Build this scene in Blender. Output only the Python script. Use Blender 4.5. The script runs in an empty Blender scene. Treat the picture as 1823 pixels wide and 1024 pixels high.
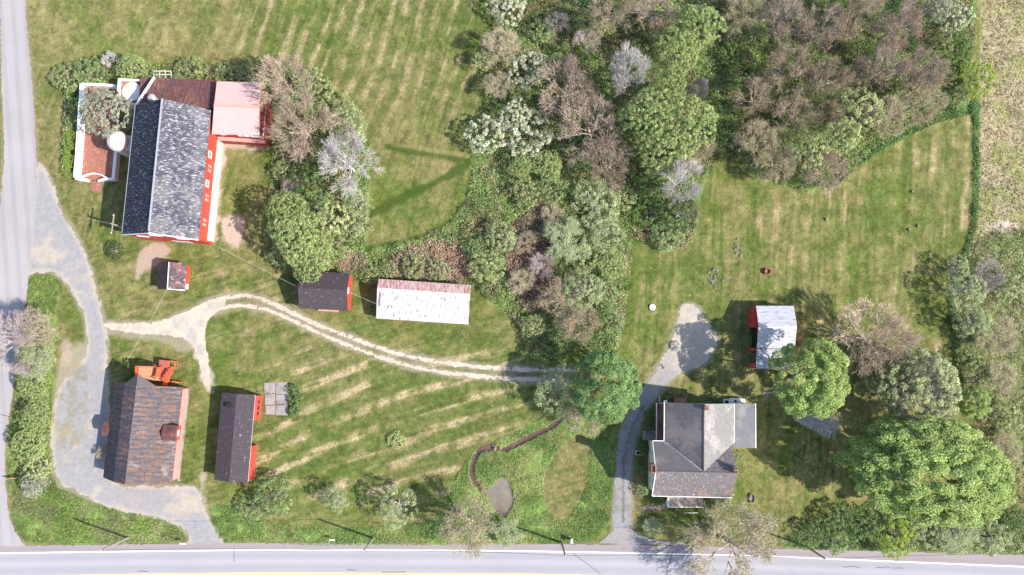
import bpy, math, random
import numpy as np
from mathutils import Vector, Matrix
random.seed(7); RNG = np.random.default_rng(7)
S = bpy.context.scene
COL = S.collection
# ------------------------------------------------------------ camera, sky, sun, exposure
CAM_H, TILT, FPX = 130.0, math.radians(4.45), 1625.0
CAM_Y = -CAM_H * math.tan(TILT)
cd = bpy.data.cameras.new('camera'); cam = bpy.data.objects.new('camera', cd); COL.objects.link(cam)
cam.location = (0, CAM_Y, CAM_H); cam.rotation_euler = (TILT, 0, 0)
cd.sensor_width = 36; cd.lens = 36 * FPX / 1823.0; cd.clip_end = 5000; cd.clip_start = 1
S.camera = cam
SUN_EL = math.radians(46)
SUN_DIR = Vector((math.cos(math.radians(-18.5)) * math.cos(SUN_EL), math.sin(math.radians(-18.5)) * math.cos(SUN_EL), math.sin(SUN_EL)))
w = bpy.data.worlds.new("World"); S.world = w; w.use_nodes = True
nt = w.node_tree; bg = nt.nodes['Background']
sky = nt.nodes.new('ShaderNodeTexSky'); sky.sky_type = 'NISHITA'; sky.sun_disc = False
sky.sun_elevation = SUN_EL; sky.sun_rotation = math.atan2(SUN_DIR.x, SUN_DIR.y)
nt.links.new(sky.outputs[0], bg.inputs[0]); bg.inputs[1].default_value = 0.15
sd = bpy.data.lights.new('sun', 'SUN'); sd.energy = 4.2; sd.angle = math.radians(0.5); sd.color = (1, .945, .85)
so = bpy.data.objects.new('sun', sd); COL.objects.link(so)
so.rotation_euler = SUN_DIR.to_track_quat('Z', 'Y').to_euler(); so.location = (60, -30, 80)
S.view_settings.view_transform = 'Standard'; S.view_settings.look = 'None'
S.view_settings.exposure = 0.80; S.view_settings.gamma = 1

# ------------------------------------------------------------ photo pixel <-> world
def W(px, py, h=0.0):
    u = (px - 911.5); v = -(py - 512.0)
    dx = u; dy = math.sin(TILT) * FPX + v * math.cos(TILT); dz = -math.cos(TILT) * FPX + v * math.sin(TILT)
    t = (h - CAM_H) / dz
    return Vector((dx * t, CAM_Y + dy * t, h))
def to_px(x, y, z=0.0):
    dx = x; dy = y - CAM_Y; dz = z - CAM_H
    depth = dy * math.sin(TILT) - dz * math.cos(TILT)
    up = dy * math.cos(TILT) + dz * math.sin(TILT)
    return 911.5 + FPX * dx / depth, 512.0 - FPX * up / depth

# ------------------------------------------------------------ tags
def tag(o, label=None, cat=None, group=None, kind=None):
    if label: o['label'] = label
    if cat: o['category'] = cat
    if group: o['group'] = group
    if kind: o['kind'] = kind
    return o
def empty(name, loc, rz=0, label=None, cat=None, group=None):
    o = bpy.data.objects.new(name, None); COL.objects.link(o)
    o.location = loc; o.rotation_euler = (0, 0, rz); o.empty_display_size = .3
    return tag(o, label, cat, group)
def link(name, me, parent=None, mat=None):
    o = bpy.data.objects.new(name, me); COL.objects.link(o)
    if parent: o.parent = parent
    if mat and not me.materials: me.materials.append(mat)
    return o
# ------------------------------------------------------------ numpy noise
_lat = {}
def vnoise(x, y, seed):
    if seed not in _lat: _lat[seed] = np.random.default_rng(seed).random((256, 256)).astype(np.float32)
    L = _lat[seed]
    xi = np.floor(x).astype(np.int64); yi = np.floor(y).astype(np.int64)
    fx = (x - xi); fy = (y - yi); fx = fx * fx * (3 - 2 * fx); fy = fy * fy * (3 - 2 * fy)
    a = L[xi % 256, yi % 256]; b = L[(xi + 1) % 256, yi % 256]; c = L[xi % 256, (yi + 1) % 256]; d = L[(xi + 1) % 256, (yi + 1) % 256]
    return (a * (1 - fx) + b * fx) * (1 - fy) + (c * (1 - fx) + d * fx) * fy
def fbm(x, y, scale, seed, octv=4, gain=.55):
    s = 0; amp = 1; tot = 0; f = 1.0 / scale
    for k in range(octv):
        s = s + amp * vnoise(x * f + 17.3 * k, y * f + 9.1 * k, seed + k); tot += amp; amp *= gain; f *= 2.03
    return s / tot
def sstep(a, b, x):
    t = np.clip((x - a) / (b - a), 0, 1); return t * t * (3 - 2 * t)
# coarse signed-distance fields in photo pixels (negative inside)
GX = np.arange(-1400, 3240, 5.0); GY = np.arange(-900, 1960, 5.0)
CX, CY = np.meshgrid(GX, GY, indexing='ij')
def segdist(X, Y, pts, closed):
    d = np.full(X.shape, 1e9); n = len(pts)
    for i in range(n if closed else n - 1):
        ax, ay = pts[i]; bx, by = pts[(i + 1) % n]
        vx, vy = bx - ax, by - ay; L = vx * vx + vy * vy + 1e-9
        t = np.clip(((X - ax) * vx + (Y - ay) * vy) / L, 0, 1)
        d = np.minimum(d, (X - ax - t * vx) ** 2 + (Y - ay - t * vy) ** 2)
    return np.sqrt(d)
def smooth(pts, closed=True, it=2):
    pts = [tuple(map(float, p)) for p in pts]
    for _ in range(it):
        out = []; n = len(pts)
        rng = range(n) if closed else range(n - 1)
        if not closed: out.append(pts[0])
        for i in rng:
            a = pts[i]; b = pts[(i + 1) % n]
            out.append((a[0] * .75 + b[0] * .25, a[1] * .75 + b[1] * .25)); out.append((a[0] * .25 + b[0] * .75, a[1] * .25 + b[1] * .75))
        if not closed: out.append(pts[-1])
        pts = out
    return pts
def inside(X, Y, pts):
    r = np.zeros(X.shape, bool); n = len(pts); j = n - 1
    for i in range(n):
        xi, yi = pts[i]; xj, yj = pts[j]
        if yi != yj:
            r ^= ((yi > Y) != (yj > Y)) & (X < (xj - xi) * (Y - yi) / (yj - yi) + xi)
        j = i
    return r
class Field:
    """signed distance in photo pixels to a closed polygon or to an open line (minus half width)"""
    def __init__(self, pts, closed=True, width=0, sm=1):
        pts = smooth(pts, closed, sm) if sm else pts
        d = segdist(CX, CY, pts, closed)
        if closed: d = np.where(inside(CX, CY, pts), -d, d)
        self.f = d - width; self.pts = pts
    def __call__(self, X, Y):
        ix = np.clip((X - GX[0]) / 5.0, 0, len(GX) - 1.001); iy = np.clip((Y - GY[0]) / 5.0, 0, len(GY) - 1.001)
        i = ix.astype(int); j = iy.astype(int); fx = ix - i; fy = iy - j; f = self.f
        return (f[i, j] * (1 - fx) + f[i + 1, j] * fx) * (1 - fy) + (f[i, j + 1] * (1 - fx) + f[i + 1, j + 1] * fx) * fy

# ------------------------------------------------------------ materials
def mat_new(name):
    m = bpy.data.materials.new(name); m.use_nodes = True
    return m, m.node_tree, m.node_tree.nodes['Principled BSDF']
def col4(c): return (c[0], c[1], c[2], 1)
def vcol_mat(name, rough=.95, nscale=6, amt=.35, bump=0, spec=.1):
    m, t, p = mat_new(name)
    a = t.nodes.new('ShaderNodeVertexColor'); a.layer_name = 'Col'
    tc = t.nodes.new('ShaderNodeTexCoord')
    n = t.nodes.new('ShaderNodeTexNoise'); n.inputs['Scale'].default_value = nscale; n.inputs['Detail'].default_value = 6; n.inputs['Roughness'].default_value = .7
    t.links.new(tc.outputs['Object'], n.inputs['Vector'])
    mr = t.nodes.new('ShaderNodeMapRange'); mr.inputs[1].default_value = .25; mr.inputs[2].default_value = .75
    mr.inputs[3].default_value = 1 - amt; mr.inputs[4].default_value = 1 + amt
    t.links.new(n.outputs[0], mr.inputs[0])
    mx = t.nodes.new('ShaderNodeVectorMath'); mx.operation = 'SCALE'
    t.links.new(a.outputs[0], mx.inputs[0]); t.links.new(mr.outputs[0], mx.inputs['Scale'])
    t.links.new(mx.outputs[0], p.inputs['Base Color']); p.inputs['Roughness'].default_value = rough
    p.inputs['Specular IOR Level'].default_value = spec
    if bump:
        b = t.nodes.new('ShaderNodeBump'); b.inputs['Strength'].default_value = bump; b.inputs['Distance'].default_value = .1
        t.links.new(n.outputs[0], b.inputs['Height']); t.links.new(b.outputs[0], p.inputs['Normal'])
    return m
def leaf_mat(name, trans=.35):
    m, t, p = mat_new(name)
    a = t.nodes.new('ShaderNodeVertexColor'); a.layer_name = 'Col'
    p.inputs['Roughness'].default_value = .6; p.inputs['Specular IOR Level'].default_value = .25
    tr = t.nodes.new('ShaderNodeBsdfTranslucent'); mx = t.nodes.new('ShaderNodeMixShader'); mx.inputs[0].default_value = trans
    t.links.new(a.outputs[0], p.inputs['Base Color']); t.links.new(a.outputs[0], tr.inputs[0])
    t.links.new(p.outputs[0], mx.inputs[1]); t.links.new(tr.outputs[0], mx.inputs[2])
    t.links.new(mx.outputs[0], t.nodes['Material Output'].inputs[0])
    return m
def flat_mat(name, c, rough=.8, var=.18, scale=3, metal=0, c2=None, thr=.6, sc2=1.0, stretch=(1, 1, 1), seams=None, seamcol=.6, soft=.12, spec=.3, c3=None, thr3=.6, sc3=.3):
    """base colour c with fine variation; c2 flecks above thr of a stretched noise; c3 large patches; seams=(axis, spacing m)"""
    m, t, p = mat_new(name); N = t.nodes.new; Lk = t.links.new
    tc = N('ShaderNodeTexCoord')
    def noise(sc, st=(1, 1, 1), det=5, off=0):
        mp = N('ShaderNodeMapping'); mp.inputs['Scale'].default_value = st; mp.inputs['Location'].default_value = (off, off * 2, 0)
        Lk(tc.outputs['Object'], mp.inputs[0]); n = N('ShaderNodeTexNoise'); n.inputs['Scale'].default_value = sc
        n.inputs['Detail'].default_value = det; n.inputs['Roughness'].default_value = .65; Lk(mp.outputs[0], n.inputs['Vector']); return n.outputs[0]
    def mrange(src, a, b, lo, hi):
        r = N('ShaderNodeMapRange'); r.inputs[1].default_value = a; r.inputs[2].default_value = b; r.inputs[3].default_value = lo; r.inputs[4].default_value = hi
        Lk(src, r.inputs[0]); return r.outputs[0]
    def mixc(fac, A, B):
        x = N('ShaderNodeMix'); x.data_type = 'RGBA'
        for s, v in ((6, A), (7, B)):
            if isinstance(v, tuple): x.inputs[s].default_value = col4(v)
            else: Lk(v, x.inputs[s])
        Lk(fac, x.inputs[0]); return x.outputs[2]
    cur = c
    if c3 is not None: cur = mixc(mrange(noise(sc3, (1, 1, 1), 4, 5.3), thr3 - .07, thr3 + .07, 0, 1), cur, c3)
    if c2 is not None: cur = mixc(mrange(noise(sc2, stretch, 6), thr - soft / 2, thr + soft / 2, 0, 1), cur, c2)
    sc = mrange(noise(scale, (1, 1, 1), 6, 2.2), .3, .7, 1 - var, 1 + var)
    if seams:
        ax, sp = seams
        sx = N('ShaderNodeSeparateXYZ'); Lk(tc.outputs['Object'], sx.inputs[0])
        dv = N('ShaderNodeMath'); dv.operation = 'DIVIDE'; dv.inputs[1].default_value = sp; Lk(sx.outputs[ax], dv.inputs[0])
        fr = N('ShaderNodeMath'); fr.operation = 'FRACT'; Lk(dv.outputs[0], fr.inputs[0])
        lt = mrange(fr.outputs[0], .86, .93, 1, seamcol)
        mu = N('ShaderNodeMath'); mu.operation = 'MULTIPLY'; Lk(sc, mu.inputs[0]); Lk(lt, mu.inputs[1]); sc = mu.outputs[0]
    vm = N('ShaderNodeVectorMath'); vm.operation = 'SCALE'
    if isinstance(cur, tuple): vm.inputs[0].default_value = cur
    else: Lk(cur, vm.inputs[0])
    Lk(sc, vm.inputs['Scale']); Lk(vm.outputs[0], p.inputs['Base Color'])
    p.inputs['Roughness'].default_value = rough; p.inputs['Metallic'].default_value = metal; p.inputs['Specular IOR Level'].default_value = spec
    return m
M = {}
M['ground'] = vcol_mat('ground_cover', nscale=5, amt=.3, bump=.5)
M['gravel'] = vcol_mat('gravel_surface', nscale=7, amt=.16, bump=.3)
M['asphalt'] = vcol_mat('asphalt_surface', nscale=9, amt=.07, bump=.1)
M['leaf'] = leaf_mat('leaf'); M['twig'] = vcol_mat('twig', nscale=3, amt=.25)
M['bark'] = flat_mat('bark', (.2, .17, .14), .9, .4, 4)
M['paint_white'] = flat_mat('road_paint_white', (.75, .75, .74), .7, .1, 5, c2=(.5, .5, .5), thr=.68, sc2=4)
M['paint_yellow'] = flat_mat('road_paint_yellow', (.75, .6, .2), .7, .1, 5)
M['red'] = flat_mat('red_barn_paint', (.58, .07, .045), .75, .14, 1.2, c2=(.46, .13, .10), thr=.62, sc2=1.6, stretch=(1, 1, .3), seams=(1, .3), seamcol=.86)
M['redx'] = flat_mat('red_barn_paint_gable', (.56, .065, .042), .75, .14, 1.2, c2=(.45, .13, .10), thr=.62, sc2=1.6, stretch=(1, 1, .3), seams=(0, .3), seamcol=.86)
M['redold'] = flat_mat('faded_red_boards', (.32, .06, .055), .85, .25, 2, c2=(.42, .2, .16), thr=.6, sc2=2.5, stretch=(1, 1, .3))
M['pinkwall'] = flat_mat('sun_bleached_pink_boards', (.60, .29, .25), .8, .1, 2, c2=(.72, .36, .28), thr=.58, sc2=1.2, seams=(1, .28), seamcol=.9)
M['white'] = flat_mat('white_paint', (.8, .79, .77), .7, .06, 2)
M['whitewall'] = flat_mat('whitewashed_masonry', (.58, .53, .49), .85, .12, 1.6, c2=(.5, .45, .38), thr=.68, sc2=1.4)
M['glass'] = flat_mat('window_glass', (.10, .17, .22), .15, .1, 2, spec=.6)
M['dark'] = flat_mat('dark_opening', (.02, .018, .016), .9, .2, 2)  # near-black for painted shade in openings and for dark fittings
SH = (.5, 3.6, 1)
M['barn_roof_e'] = flat_mat('weathered_slate_lit_tone', (.055, .053, .075), .75, .25, 3, c2=(.40, .40, .43), thr=.595, sc2=2.4, stretch=(.42, 2.0, 1), c3=(.13, .12, .13), thr3=.52, sc3=.35, soft=.16, spec=.2)  # slate copy for the east slope, sunlight put into the lighter colour
M['barn_roof_w'] = flat_mat('weathered_slate_shade_tone', (.030, .032, .05), .8, .3, 3, c2=(.26, .28, .34), thr=.60, sc2=1.9, stretch=(.6, 3.2, 1), soft=.12, spec=.2)  # darker copy of the slate, shade of the west slope painted in
M['brown_roof'] = flat_mat('rusty_brown_metal', (.16, .06, .05), .7, .3, 2.5, c2=(.08, .05, .06), thr=.52, sc2=1.2, stretch=(5, .5, 1), seams=(0, .5), seamcol=.7, c3=(.22, .1, .075), thr3=.55, sc3=.2)
M['pink_roof'] = flat_mat('pink_ribbed_metal', (.60, .375, .355), .55, .05, 1, seams=(0, .36), seamcol=.8, c2=(.45, .3, .3), thr=.66, sc2=.4)
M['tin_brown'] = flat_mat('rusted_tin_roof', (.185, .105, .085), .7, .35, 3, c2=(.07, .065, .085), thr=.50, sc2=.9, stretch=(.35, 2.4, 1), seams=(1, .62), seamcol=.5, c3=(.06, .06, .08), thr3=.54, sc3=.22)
M['tin_mix'] = flat_mat('rusted_tin_roof_lit_tone', (.165, .098, .075), .7, .35, 3, c2=(.08, .07, .085), thr=.49, sc2=1.0, stretch=(.35, 2.8, 1), seams=(1, .62), seamcol=.5, c3=(.26, .235, .235), thr3=.60, sc3=.35)  # copy of the rusted tin, sunlight put in as paler patches
M['slate'] = flat_mat('dark_brown_shingle', (.062, .048, .056), .8, .22, 4, c2=(.3, .28, .29), thr=.66, sc2=2.6, seams=(1, .3), seamcol=.7)
M['slatex'] = flat_mat('dark_ribbed_metal', (.078, .062, .072), .6, .15, 4, c2=(.25, .2, .2), thr=.76, sc2=3, seams=(0, .3), seamcol=.75)
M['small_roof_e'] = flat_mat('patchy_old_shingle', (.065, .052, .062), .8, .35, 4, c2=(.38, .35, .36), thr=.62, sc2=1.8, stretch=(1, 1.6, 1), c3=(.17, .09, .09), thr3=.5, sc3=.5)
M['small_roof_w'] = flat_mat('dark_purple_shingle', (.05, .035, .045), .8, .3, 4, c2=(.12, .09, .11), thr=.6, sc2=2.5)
M['white_tin'] = flat_mat('white_tin_roof_with_rust', (.50, .485, .49), .6, .05, 2, c2=(.22, .15, .15), thr=.585, sc2=2.6, stretch=(.6, 1.7, 1), seams=(1, .62), seamcol=.86, soft=.08)
M['rust_tin'] = flat_mat('streaked_rusty_tin', (.46, .36, .35), .65, .08, 2, c2=(.36, .15, .13), thr=.51, sc2=1.6, stretch=(.5, 2.6, 1), seams=(1, .62), seamcol=.9, soft=.1)
M['grey_tin'] = flat_mat('pale_grey_tin_roof', (.47, .47, .51), .5, .07, 2, c2=(.26, .25, .27), thr=.585, sc2=1.5, stretch=(3, .7, 1), seams=(0, .5), seamcol=.84)
M['grey_tin2'] = flat_mat('grey_tin_leanto_roof', (.42, .42, .46), .5, .1, 2, c2=(.2, .2, .22), thr=.55, sc2=1.5, stretch=(.7, 3, 1), seams=(1, .4), seamcol=.75)
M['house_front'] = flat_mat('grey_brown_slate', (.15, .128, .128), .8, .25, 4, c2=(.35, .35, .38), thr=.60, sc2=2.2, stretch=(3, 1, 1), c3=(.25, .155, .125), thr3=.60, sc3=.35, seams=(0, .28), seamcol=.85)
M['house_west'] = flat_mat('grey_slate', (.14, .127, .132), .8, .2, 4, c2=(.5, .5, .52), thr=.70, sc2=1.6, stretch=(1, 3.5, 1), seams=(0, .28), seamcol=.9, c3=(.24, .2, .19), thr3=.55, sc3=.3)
M['house_east'] = flat_mat('pale_grey_slate', (.205, .195, .188), .8, .22, 4, c2=(.25, .24, .25), thr=.60, sc2=1.6, stretch=(1, 3.2, 1), c3=(.34, .31, .285), thr3=.54, sc3=.3)  # paler slate with lighter patches, for the east slope
M['grey_metal'] = flat_mat('grey_membrane_roof', (.12, .12, .145), .6, .12, 1, c2=(.2, .19, .195), thr=.55, sc2=.35, seams=(0, .3), seamcol=.93)
M['rust_strip'] = flat_mat('rusted_porch_metal', (.17, .08, .05), .7, .3, 2, c2=(.06, .035, .03), thr=.55, sc2=.8)
M['porch_roof'] = flat_mat('tan_porch_shingle', (.34, .27, .23), .8, .2, 3, c2=(.2, .15, .13), thr=.55, sc2=1)
M['cream'] = flat_mat('cream_siding', (.66, .60, .46), .7, .08, 2, seams=(2, .25), seamcol=.88)
M['brick'] = flat_mat('brick', (.28, .155, .12), .9, .25, 6)
M['brickfloor'] = flat_mat('brick_yard', (.30, .125, .095), .9, .2, 2.5, c2=(.4, .23, .17), thr=.6, sc2=1.5, c3=(.16, .09, .06), thr3=.62, sc3=.5)
M['orange'] = flat_mat('orange_stained_timber', (.70, .125, .055), .6, .1, 3)
M['deckwood'] = flat_mat('tan_deck_boards', (.48, .27, .15), .7, .12, 3, seams=(1, .16), seamcol=.75)
M['brickred'] = flat_mat('dull_red_metal', (.36, .10, .09), .6, .1, 2, seams=(0, .25), seamcol=.8)
M['concrete'] = flat_mat('old_concrete', (.30, .27, .255), .9, .14, 2.5, c2=(.22, .185, .18), thr=.55, sc2=.7)
M['stone'] = flat_mat('stone', (.22, .2, .175), .9, .25, 5)
M['pole'] = flat_mat('weathered_pole', (.33, .29, .25), .85, .2, 3)
M['wire'] = flat_mat('cable', (.05, .05, .05), .6, .05, 3)
M['palewire'] = flat_mat('pale_cable', (.4, .4, .38), .6, .05, 3)
M['metal'] = flat_mat('galvanised', (.45, .455, .47), .35, .08, 2, metal=.3)
M['mud'] = flat_mat('mud', (.2, .12, .09), .7, .3, 3)
def water_mat(name, c, c2):
    m = flat_mat(name, c, .12, .08, .6, c2=c2, thr=.5, sc2=.35, soft=.4, spec=.5); return m
M['pond'] = water_mat('murky_water', (.235, .225, .18), (.16, .115, .085))
M['stream'] = water_mat('brown_stream_water', (.17, .10, .07), (.07, .045, .04))

# ------------------------------------------------------------ mesh helper
class MB:
    def __init__(s): s.v = []; s.f = []
    def poly(s, pts):
        n = len(s.v); s.v += [tuple(p) for p in pts]; s.f.append(tuple(range(n, n + len(pts)))); return s
    def box(s, x0, y0, z0, x1, y1, z1):
        n = len(s.v); s.v += [(x0, y0, z0), (x1, y0, z0), (x1, y1, z0), (x0, y1, z0), (x0, y0, z1), (x1, y0, z1), (x1, y1, z1), (x0, y1, z1)]
        s.f += [tuple(n + i for i in q) for q in ((0, 3, 2, 1), (4, 5, 6, 7), (0, 1, 5, 4), (1, 2, 6, 5), (2, 3, 7, 6), (3, 0, 4, 7))]; return s
    def slab(s, pts, th):
        """polygon given by its top corners (counter-clockwise seen from above), thickened downwards"""
        n = len(s.v); k = len(pts); s.v += [tuple(p) for p in pts] + [(p[0], p[1], p[2] - th) for p in pts]
        s.f.append(tuple(range(n, n + k))); s.f.append(tuple(range(n + 2 * k - 1, n + k - 1, -1)))
        for i in range(k):
            j = (i + 1) % k; s.f.append((n + i, n + k + i, n + k + j, n + j))
        return s
    def bar(s, a, b, wd, ht=None):
        a = Vector(a); b = Vector(b); d = (b - a).normalized(); ht = ht or wd
        side = d.cross(Vector((0, 0, 1)));
        if side.length < .01: side = Vector((1, 0, 0))
        side.normalize(); up = side.cross(d); n = len(s.v)
        for p in (a, b):
            for i, j in ((-1, -1), (1, -1), (1, 1), (-1, 1)): s.v.append(tuple(p + side * (i * wd / 2) + up * (j * ht / 2)))
        s.f += [tuple(n + i for i in q) for q in ((0, 1, 2, 3), (7, 6, 5, 4), (0, 4, 5, 1), (1, 5, 6, 2), (2, 6, 7, 3), (3, 7, 4, 0))]; return s
    def tube(s, pts, rad, seg=8, cap=True):
        n = len(s.v); pts = [Vector(p) for p in pts]; m = len(pts)
        for i, p in enumerate(pts):
            d = (pts[min(i + 1, m - 1)] - pts[max(i - 1, 0)]).normalized()
            a = d.orthogonal().normalized(); b = d.cross(a); r = rad[i] if isinstance(rad, (list, tuple)) else rad
            for k in range(seg):
                t = 2 * math.pi * k / seg; s.v.append(tuple(p + a * (math.cos(t) * r) + b * (math.sin(t) * r)))
        for i in range(m - 1):
            for k in range(seg):
                k2 = (k + 1) % seg; s.f.append((n + i * seg + k, n + i * seg + k2, n + (i + 1) * seg + k2, n + (i + 1) * seg + k))
        if cap: s.f.append(tuple(n + k for k in range(seg - 1, -1, -1))); s.f.append(tuple(n + (m - 1) * seg + k for k in range(seg)))
        return s
    def lathe(s, prof, seg=20, c=(0, 0)):
        n = len(s.v); m = len(prof)
        for r, z in prof:
            for k in range(seg):
                t = 2 * math.pi * k / seg; s.v.append((c[0] + r * math.cos(t), c[1] + r * math.sin(t), z))
        for i in range(m - 1):
            for k in range(seg):
                k2 = (k + 1) % seg; s.f.append((n + i * seg + k, n + i * seg + k2, n + (i + 1) * seg + k2, n + (i + 1) * seg + k))
        s.f.append(tuple(n + k for k in range(seg - 1, -1, -1))); s.f.append(tuple(n + (m - 1) * seg + k for k in range(seg)))
        return s
    def build(s, name, mat, parent=None):
        me = bpy.data.meshes.new(name); me.from_pydata(s.v, [], s.f); me.validate(); me.update()
        import bmesh
        bm = bmesh.new(); bm.from_mesh(me); bmesh.ops.recalc_face_normals(bm, faces=bm.faces); bm.to_mesh(me); bm.free()
        return link(name, me, parent, mat)
def each(mb, name, mat, parent):
    par = list(range(len(mb.v)))
    def find(i):
        while par[i] != i: par[i] = par[par[i]]; i = par[i]
        return i
    for f in mb.f:
        for i in f[1:]: par[find(i)] = find(f[0])
    groups = {}
    for f in mb.f: groups.setdefault(find(f[0]), []).append(f)
    for fs in groups.values():
        ids = sorted({i for f in fs for i in f}); mp = {i: k for k, i in enumerate(ids)}; m2 = MB(); m2.v = [mb.v[i] for i in ids]; m2.f = [tuple(mp[i] for i in f) for f in fs]; m2.build(name, mat, parent)
def quads_mesh(name, V, C, mat, nper=4, parent=None):
    """V: (n*nper,3) vertices of separate polygons; C: (n,3) colour of each"""
    n = len(V) // nper; me = bpy.data.meshes.new(name)
    me.vertices.add(len(V)); me.vertices.foreach_set('co', np.asarray(V, np.float32).ravel())
    me.loops.add(n * nper); me.loops.foreach_set('vertex_index', np.arange(n * nper, dtype=np.int32))
    me.polygons.add(n); me.polygons.foreach_set('loop_start', np.arange(0, n * nper, nper, dtype=np.int32))
    me.polygons.foreach_set('loop_total', np.full(n, nper, np.int32))
    ca = me.color_attributes.new('Col', 'FLOAT_COLOR', 'POINT')
    cc = np.ones((n * nper, 4), np.float32); cc[:, :3] = np.repeat(C, nper, axis=0); ca.data.foreach_set('color', cc.ravel())
    me.update(); me.materials.append(mat)
    return me

# ------------------------------------------------------------ ground zones (photo pixels)
def ex(pts): return pts
wood = Field([(868, -300), (880, 30), (872, 65), (846, 100), (850, 130), (864, 165), (858, 195), (828, 220), (834, 255), (842, 300), (832, 355), (800, 400), (740, 425),
              (655, 443), (628, 470), (628, 500), (660, 508), (838, 508), (852, 522), (905, 560), (932, 600), (935, 640), (1000, 642), (1015, 620), (1080, 640), (1108, 612), (1116, 540), (1127, 440), (1122, 425),
              (1160, 440), (1215, 452), (1240, 420), (1246, 360), (1262, 300), (1290, 262), (1330, 300), (1385, 332), (1450, 340), (1505, 330), (1530, 285), (1600, 240), (1655, 212), (1735, 188), (1742, -300)])
thicket = Field([(85, 128), (130, 108), (200, 95), (290, 120), (360, 112), (440, 120), (480, 110), (560, 135), (605, 180), (640, 215), (662, 270), (658, 340), (655, 400), (652, 440), (640, 490),
                 (560, 495), (500, 480), (472, 430), (480, 370), (478, 310), (490, 260), (488, 200), (470, 145), (250, 140), (210, 142), (140, 150), (130, 235), (128, 320), (112, 318), (112, 240), (118, 170), (90, 150)])
marsh = Field([(372, 905), (395, 893), (440, 905), (480, 930), (560, 940), (680, 938), (770, 928), (797, 900), (805, 860), (830, 815), (870, 790), (930, 762), (975, 735), (1000, 712), (1060, 700), (1080, 760), (1105, 770),
               (1092, 860), (1088, 940), (1060, 962), (1000, 972), (400, 972), (380, 950)])
island = Field([(1040, 762), (1056, 790), (1050, 850), (1030, 900), (1005, 930), (980, 925), (968, 890), (968, 840), (990, 805), (1015, 780)])
verge = Field([(15, 905), (40, 870), (110, 870), (150, 890), (200, 905), (290, 925), (325, 942), (338, 968), (60, 972), (30, 955)])
hedge = Field([(50, 488), (92, 486), (110, 510), (100, 560), (95, 640), (98, 700), (88, 800), (92, 850), (110, 880), (15, 900), (12, 800), (25, 700), (40, 600), (50, 520)])
lowright = Field([(1390, 975), (1440, 925), (1520, 905), (1560, 880), (1620, 920), (1720, 935), (1830, 900), (2400, 850), (2400, 1010), (1823, 988), (1600, 982), (1400, 977)])
eastmeadow = Field([(1745, -300), (1742, 190), (1735, 340), (1725, 430), (1690, 490), (1700, 560), (1705, 640), (1730, 720), (1770, 770), (1823, 860), (2400, 900), (2400, -300)])
hedgeline = Field([(1737, 190), (1739, 330), (1731, 430), (1690, 500), (1704, 640), (1715, 700)], closed=False, width=5)
woodgreen = Field([(1525, 285), (1640, 215), (1735, 190)], closed=False, width=11)
eastscrub = Field([(1720, 440), (1780, 400), (2400, 380), (2400, 960), (1823, 930), (1780, 800), (1730, 740), (1700, 640), (1690, 500)])
pond = Field([(893, 850), (907, 858), (913, 878), (915, 895), (906, 910), (897, 925), (890, 912), (876, 905), (871, 890), (868, 876), (880, 862)])
stream = Field([(1000, 745), (985, 758), (960, 770), (935, 783), (916, 793), (900, 800), (880, 797), (862, 797), (848, 808), (840, 828), (840, 850), (850, 868), (868, 877)], closed=False, width=3.6)
bramble = Field([(690, 470), (720, 440), (780, 425), (820, 440), (838, 470), (838, 500), (700, 498)])
bramble2 = Field([(965, 360), (990, 370), (985, 420), (975, 470), (990, 520), (960, 560), (925, 545), (900, 500), (905, 450), (900, 400), (940, 380)])
bramble3 = Field([(600, 450), (650, 448), (655, 480), (610, 485)])
# paved and gravel
def rowy(tab, x): return np.interp(x, [a for a, b in tab], [b for a, b in tab])
R_TOP = [(-1500, 1010), (-400, 984), (0, 972), (250, 969), (460, 966.5), (900, 967.5), (1100, 970), (1300, 974), (1400, 977), (1600, 982), (1823, 988), (2300, 1010), (3300, 1090)]
R_WHITE = [(-1500, 1024), (-400, 996), (0, 985), (240, 981.5), (460, 979), (900, 980.5), (1100, 984), (1360, 990), (1600, 1000), (1823, 1009), (2300, 1032), (3300, 1112)]
sideroad = Field([(-2, -500), (0, 0), (3, 120), (5, 200), (8, 270), (3, 340), (-6, 420), (-20, 500), (-40, 700), (-60, 900), (-90, 1000), (60, 985), (42, 968), (20, 935), (10, 880), (9, 800), (19, 720), (30, 650), (46, 540), (52, 490), (60, 400), (66, 300), (64, 250), (55, 120), (44, 0), (34, -500)], sm=1)
gravel = Field([(66, 285), (85, 310), (100, 355), (125, 400), (150, 445), (168, 500), (182, 560), (190, 600), (192, 660), (195, 720), (192, 790), (186, 864), (320, 866), (352, 868), (366, 892), (374, 925), (400, 966), (400, 980), (340, 980), (334, 948),
                (300, 926), (180, 903), (140, 878), (96, 858), (92, 780), (98, 700), (135, 652), (154, 640), (157, 600), (148, 555), (126, 510), (98, 484), (62, 482), (46, 500), (55, 400), (62, 320)])
scrubgravel = Field([(95, 640), (150, 600), (160, 640), (158, 760), (140, 800), (95, 800)])
track_a = Field([(186, 578), (230, 580), (280, 577), (330, 560), (372, 537), (420, 526), (455, 527), (500, 547), (560, 577), (625, 601), (680, 622), (750, 640), (820, 650), (905, 657), (960, 659), (1022, 660)], closed=False, width=3.3)
track_b = Field([(250, 590), (330, 576), (378, 553), (420, 543), (452, 546), (490, 556), (530, 575), (600, 607), (650, 626), (700, 644), (770, 661), (850, 670), (905, 674), (960, 676), (1010, 677)], closed=False, width=3.1)
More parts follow.
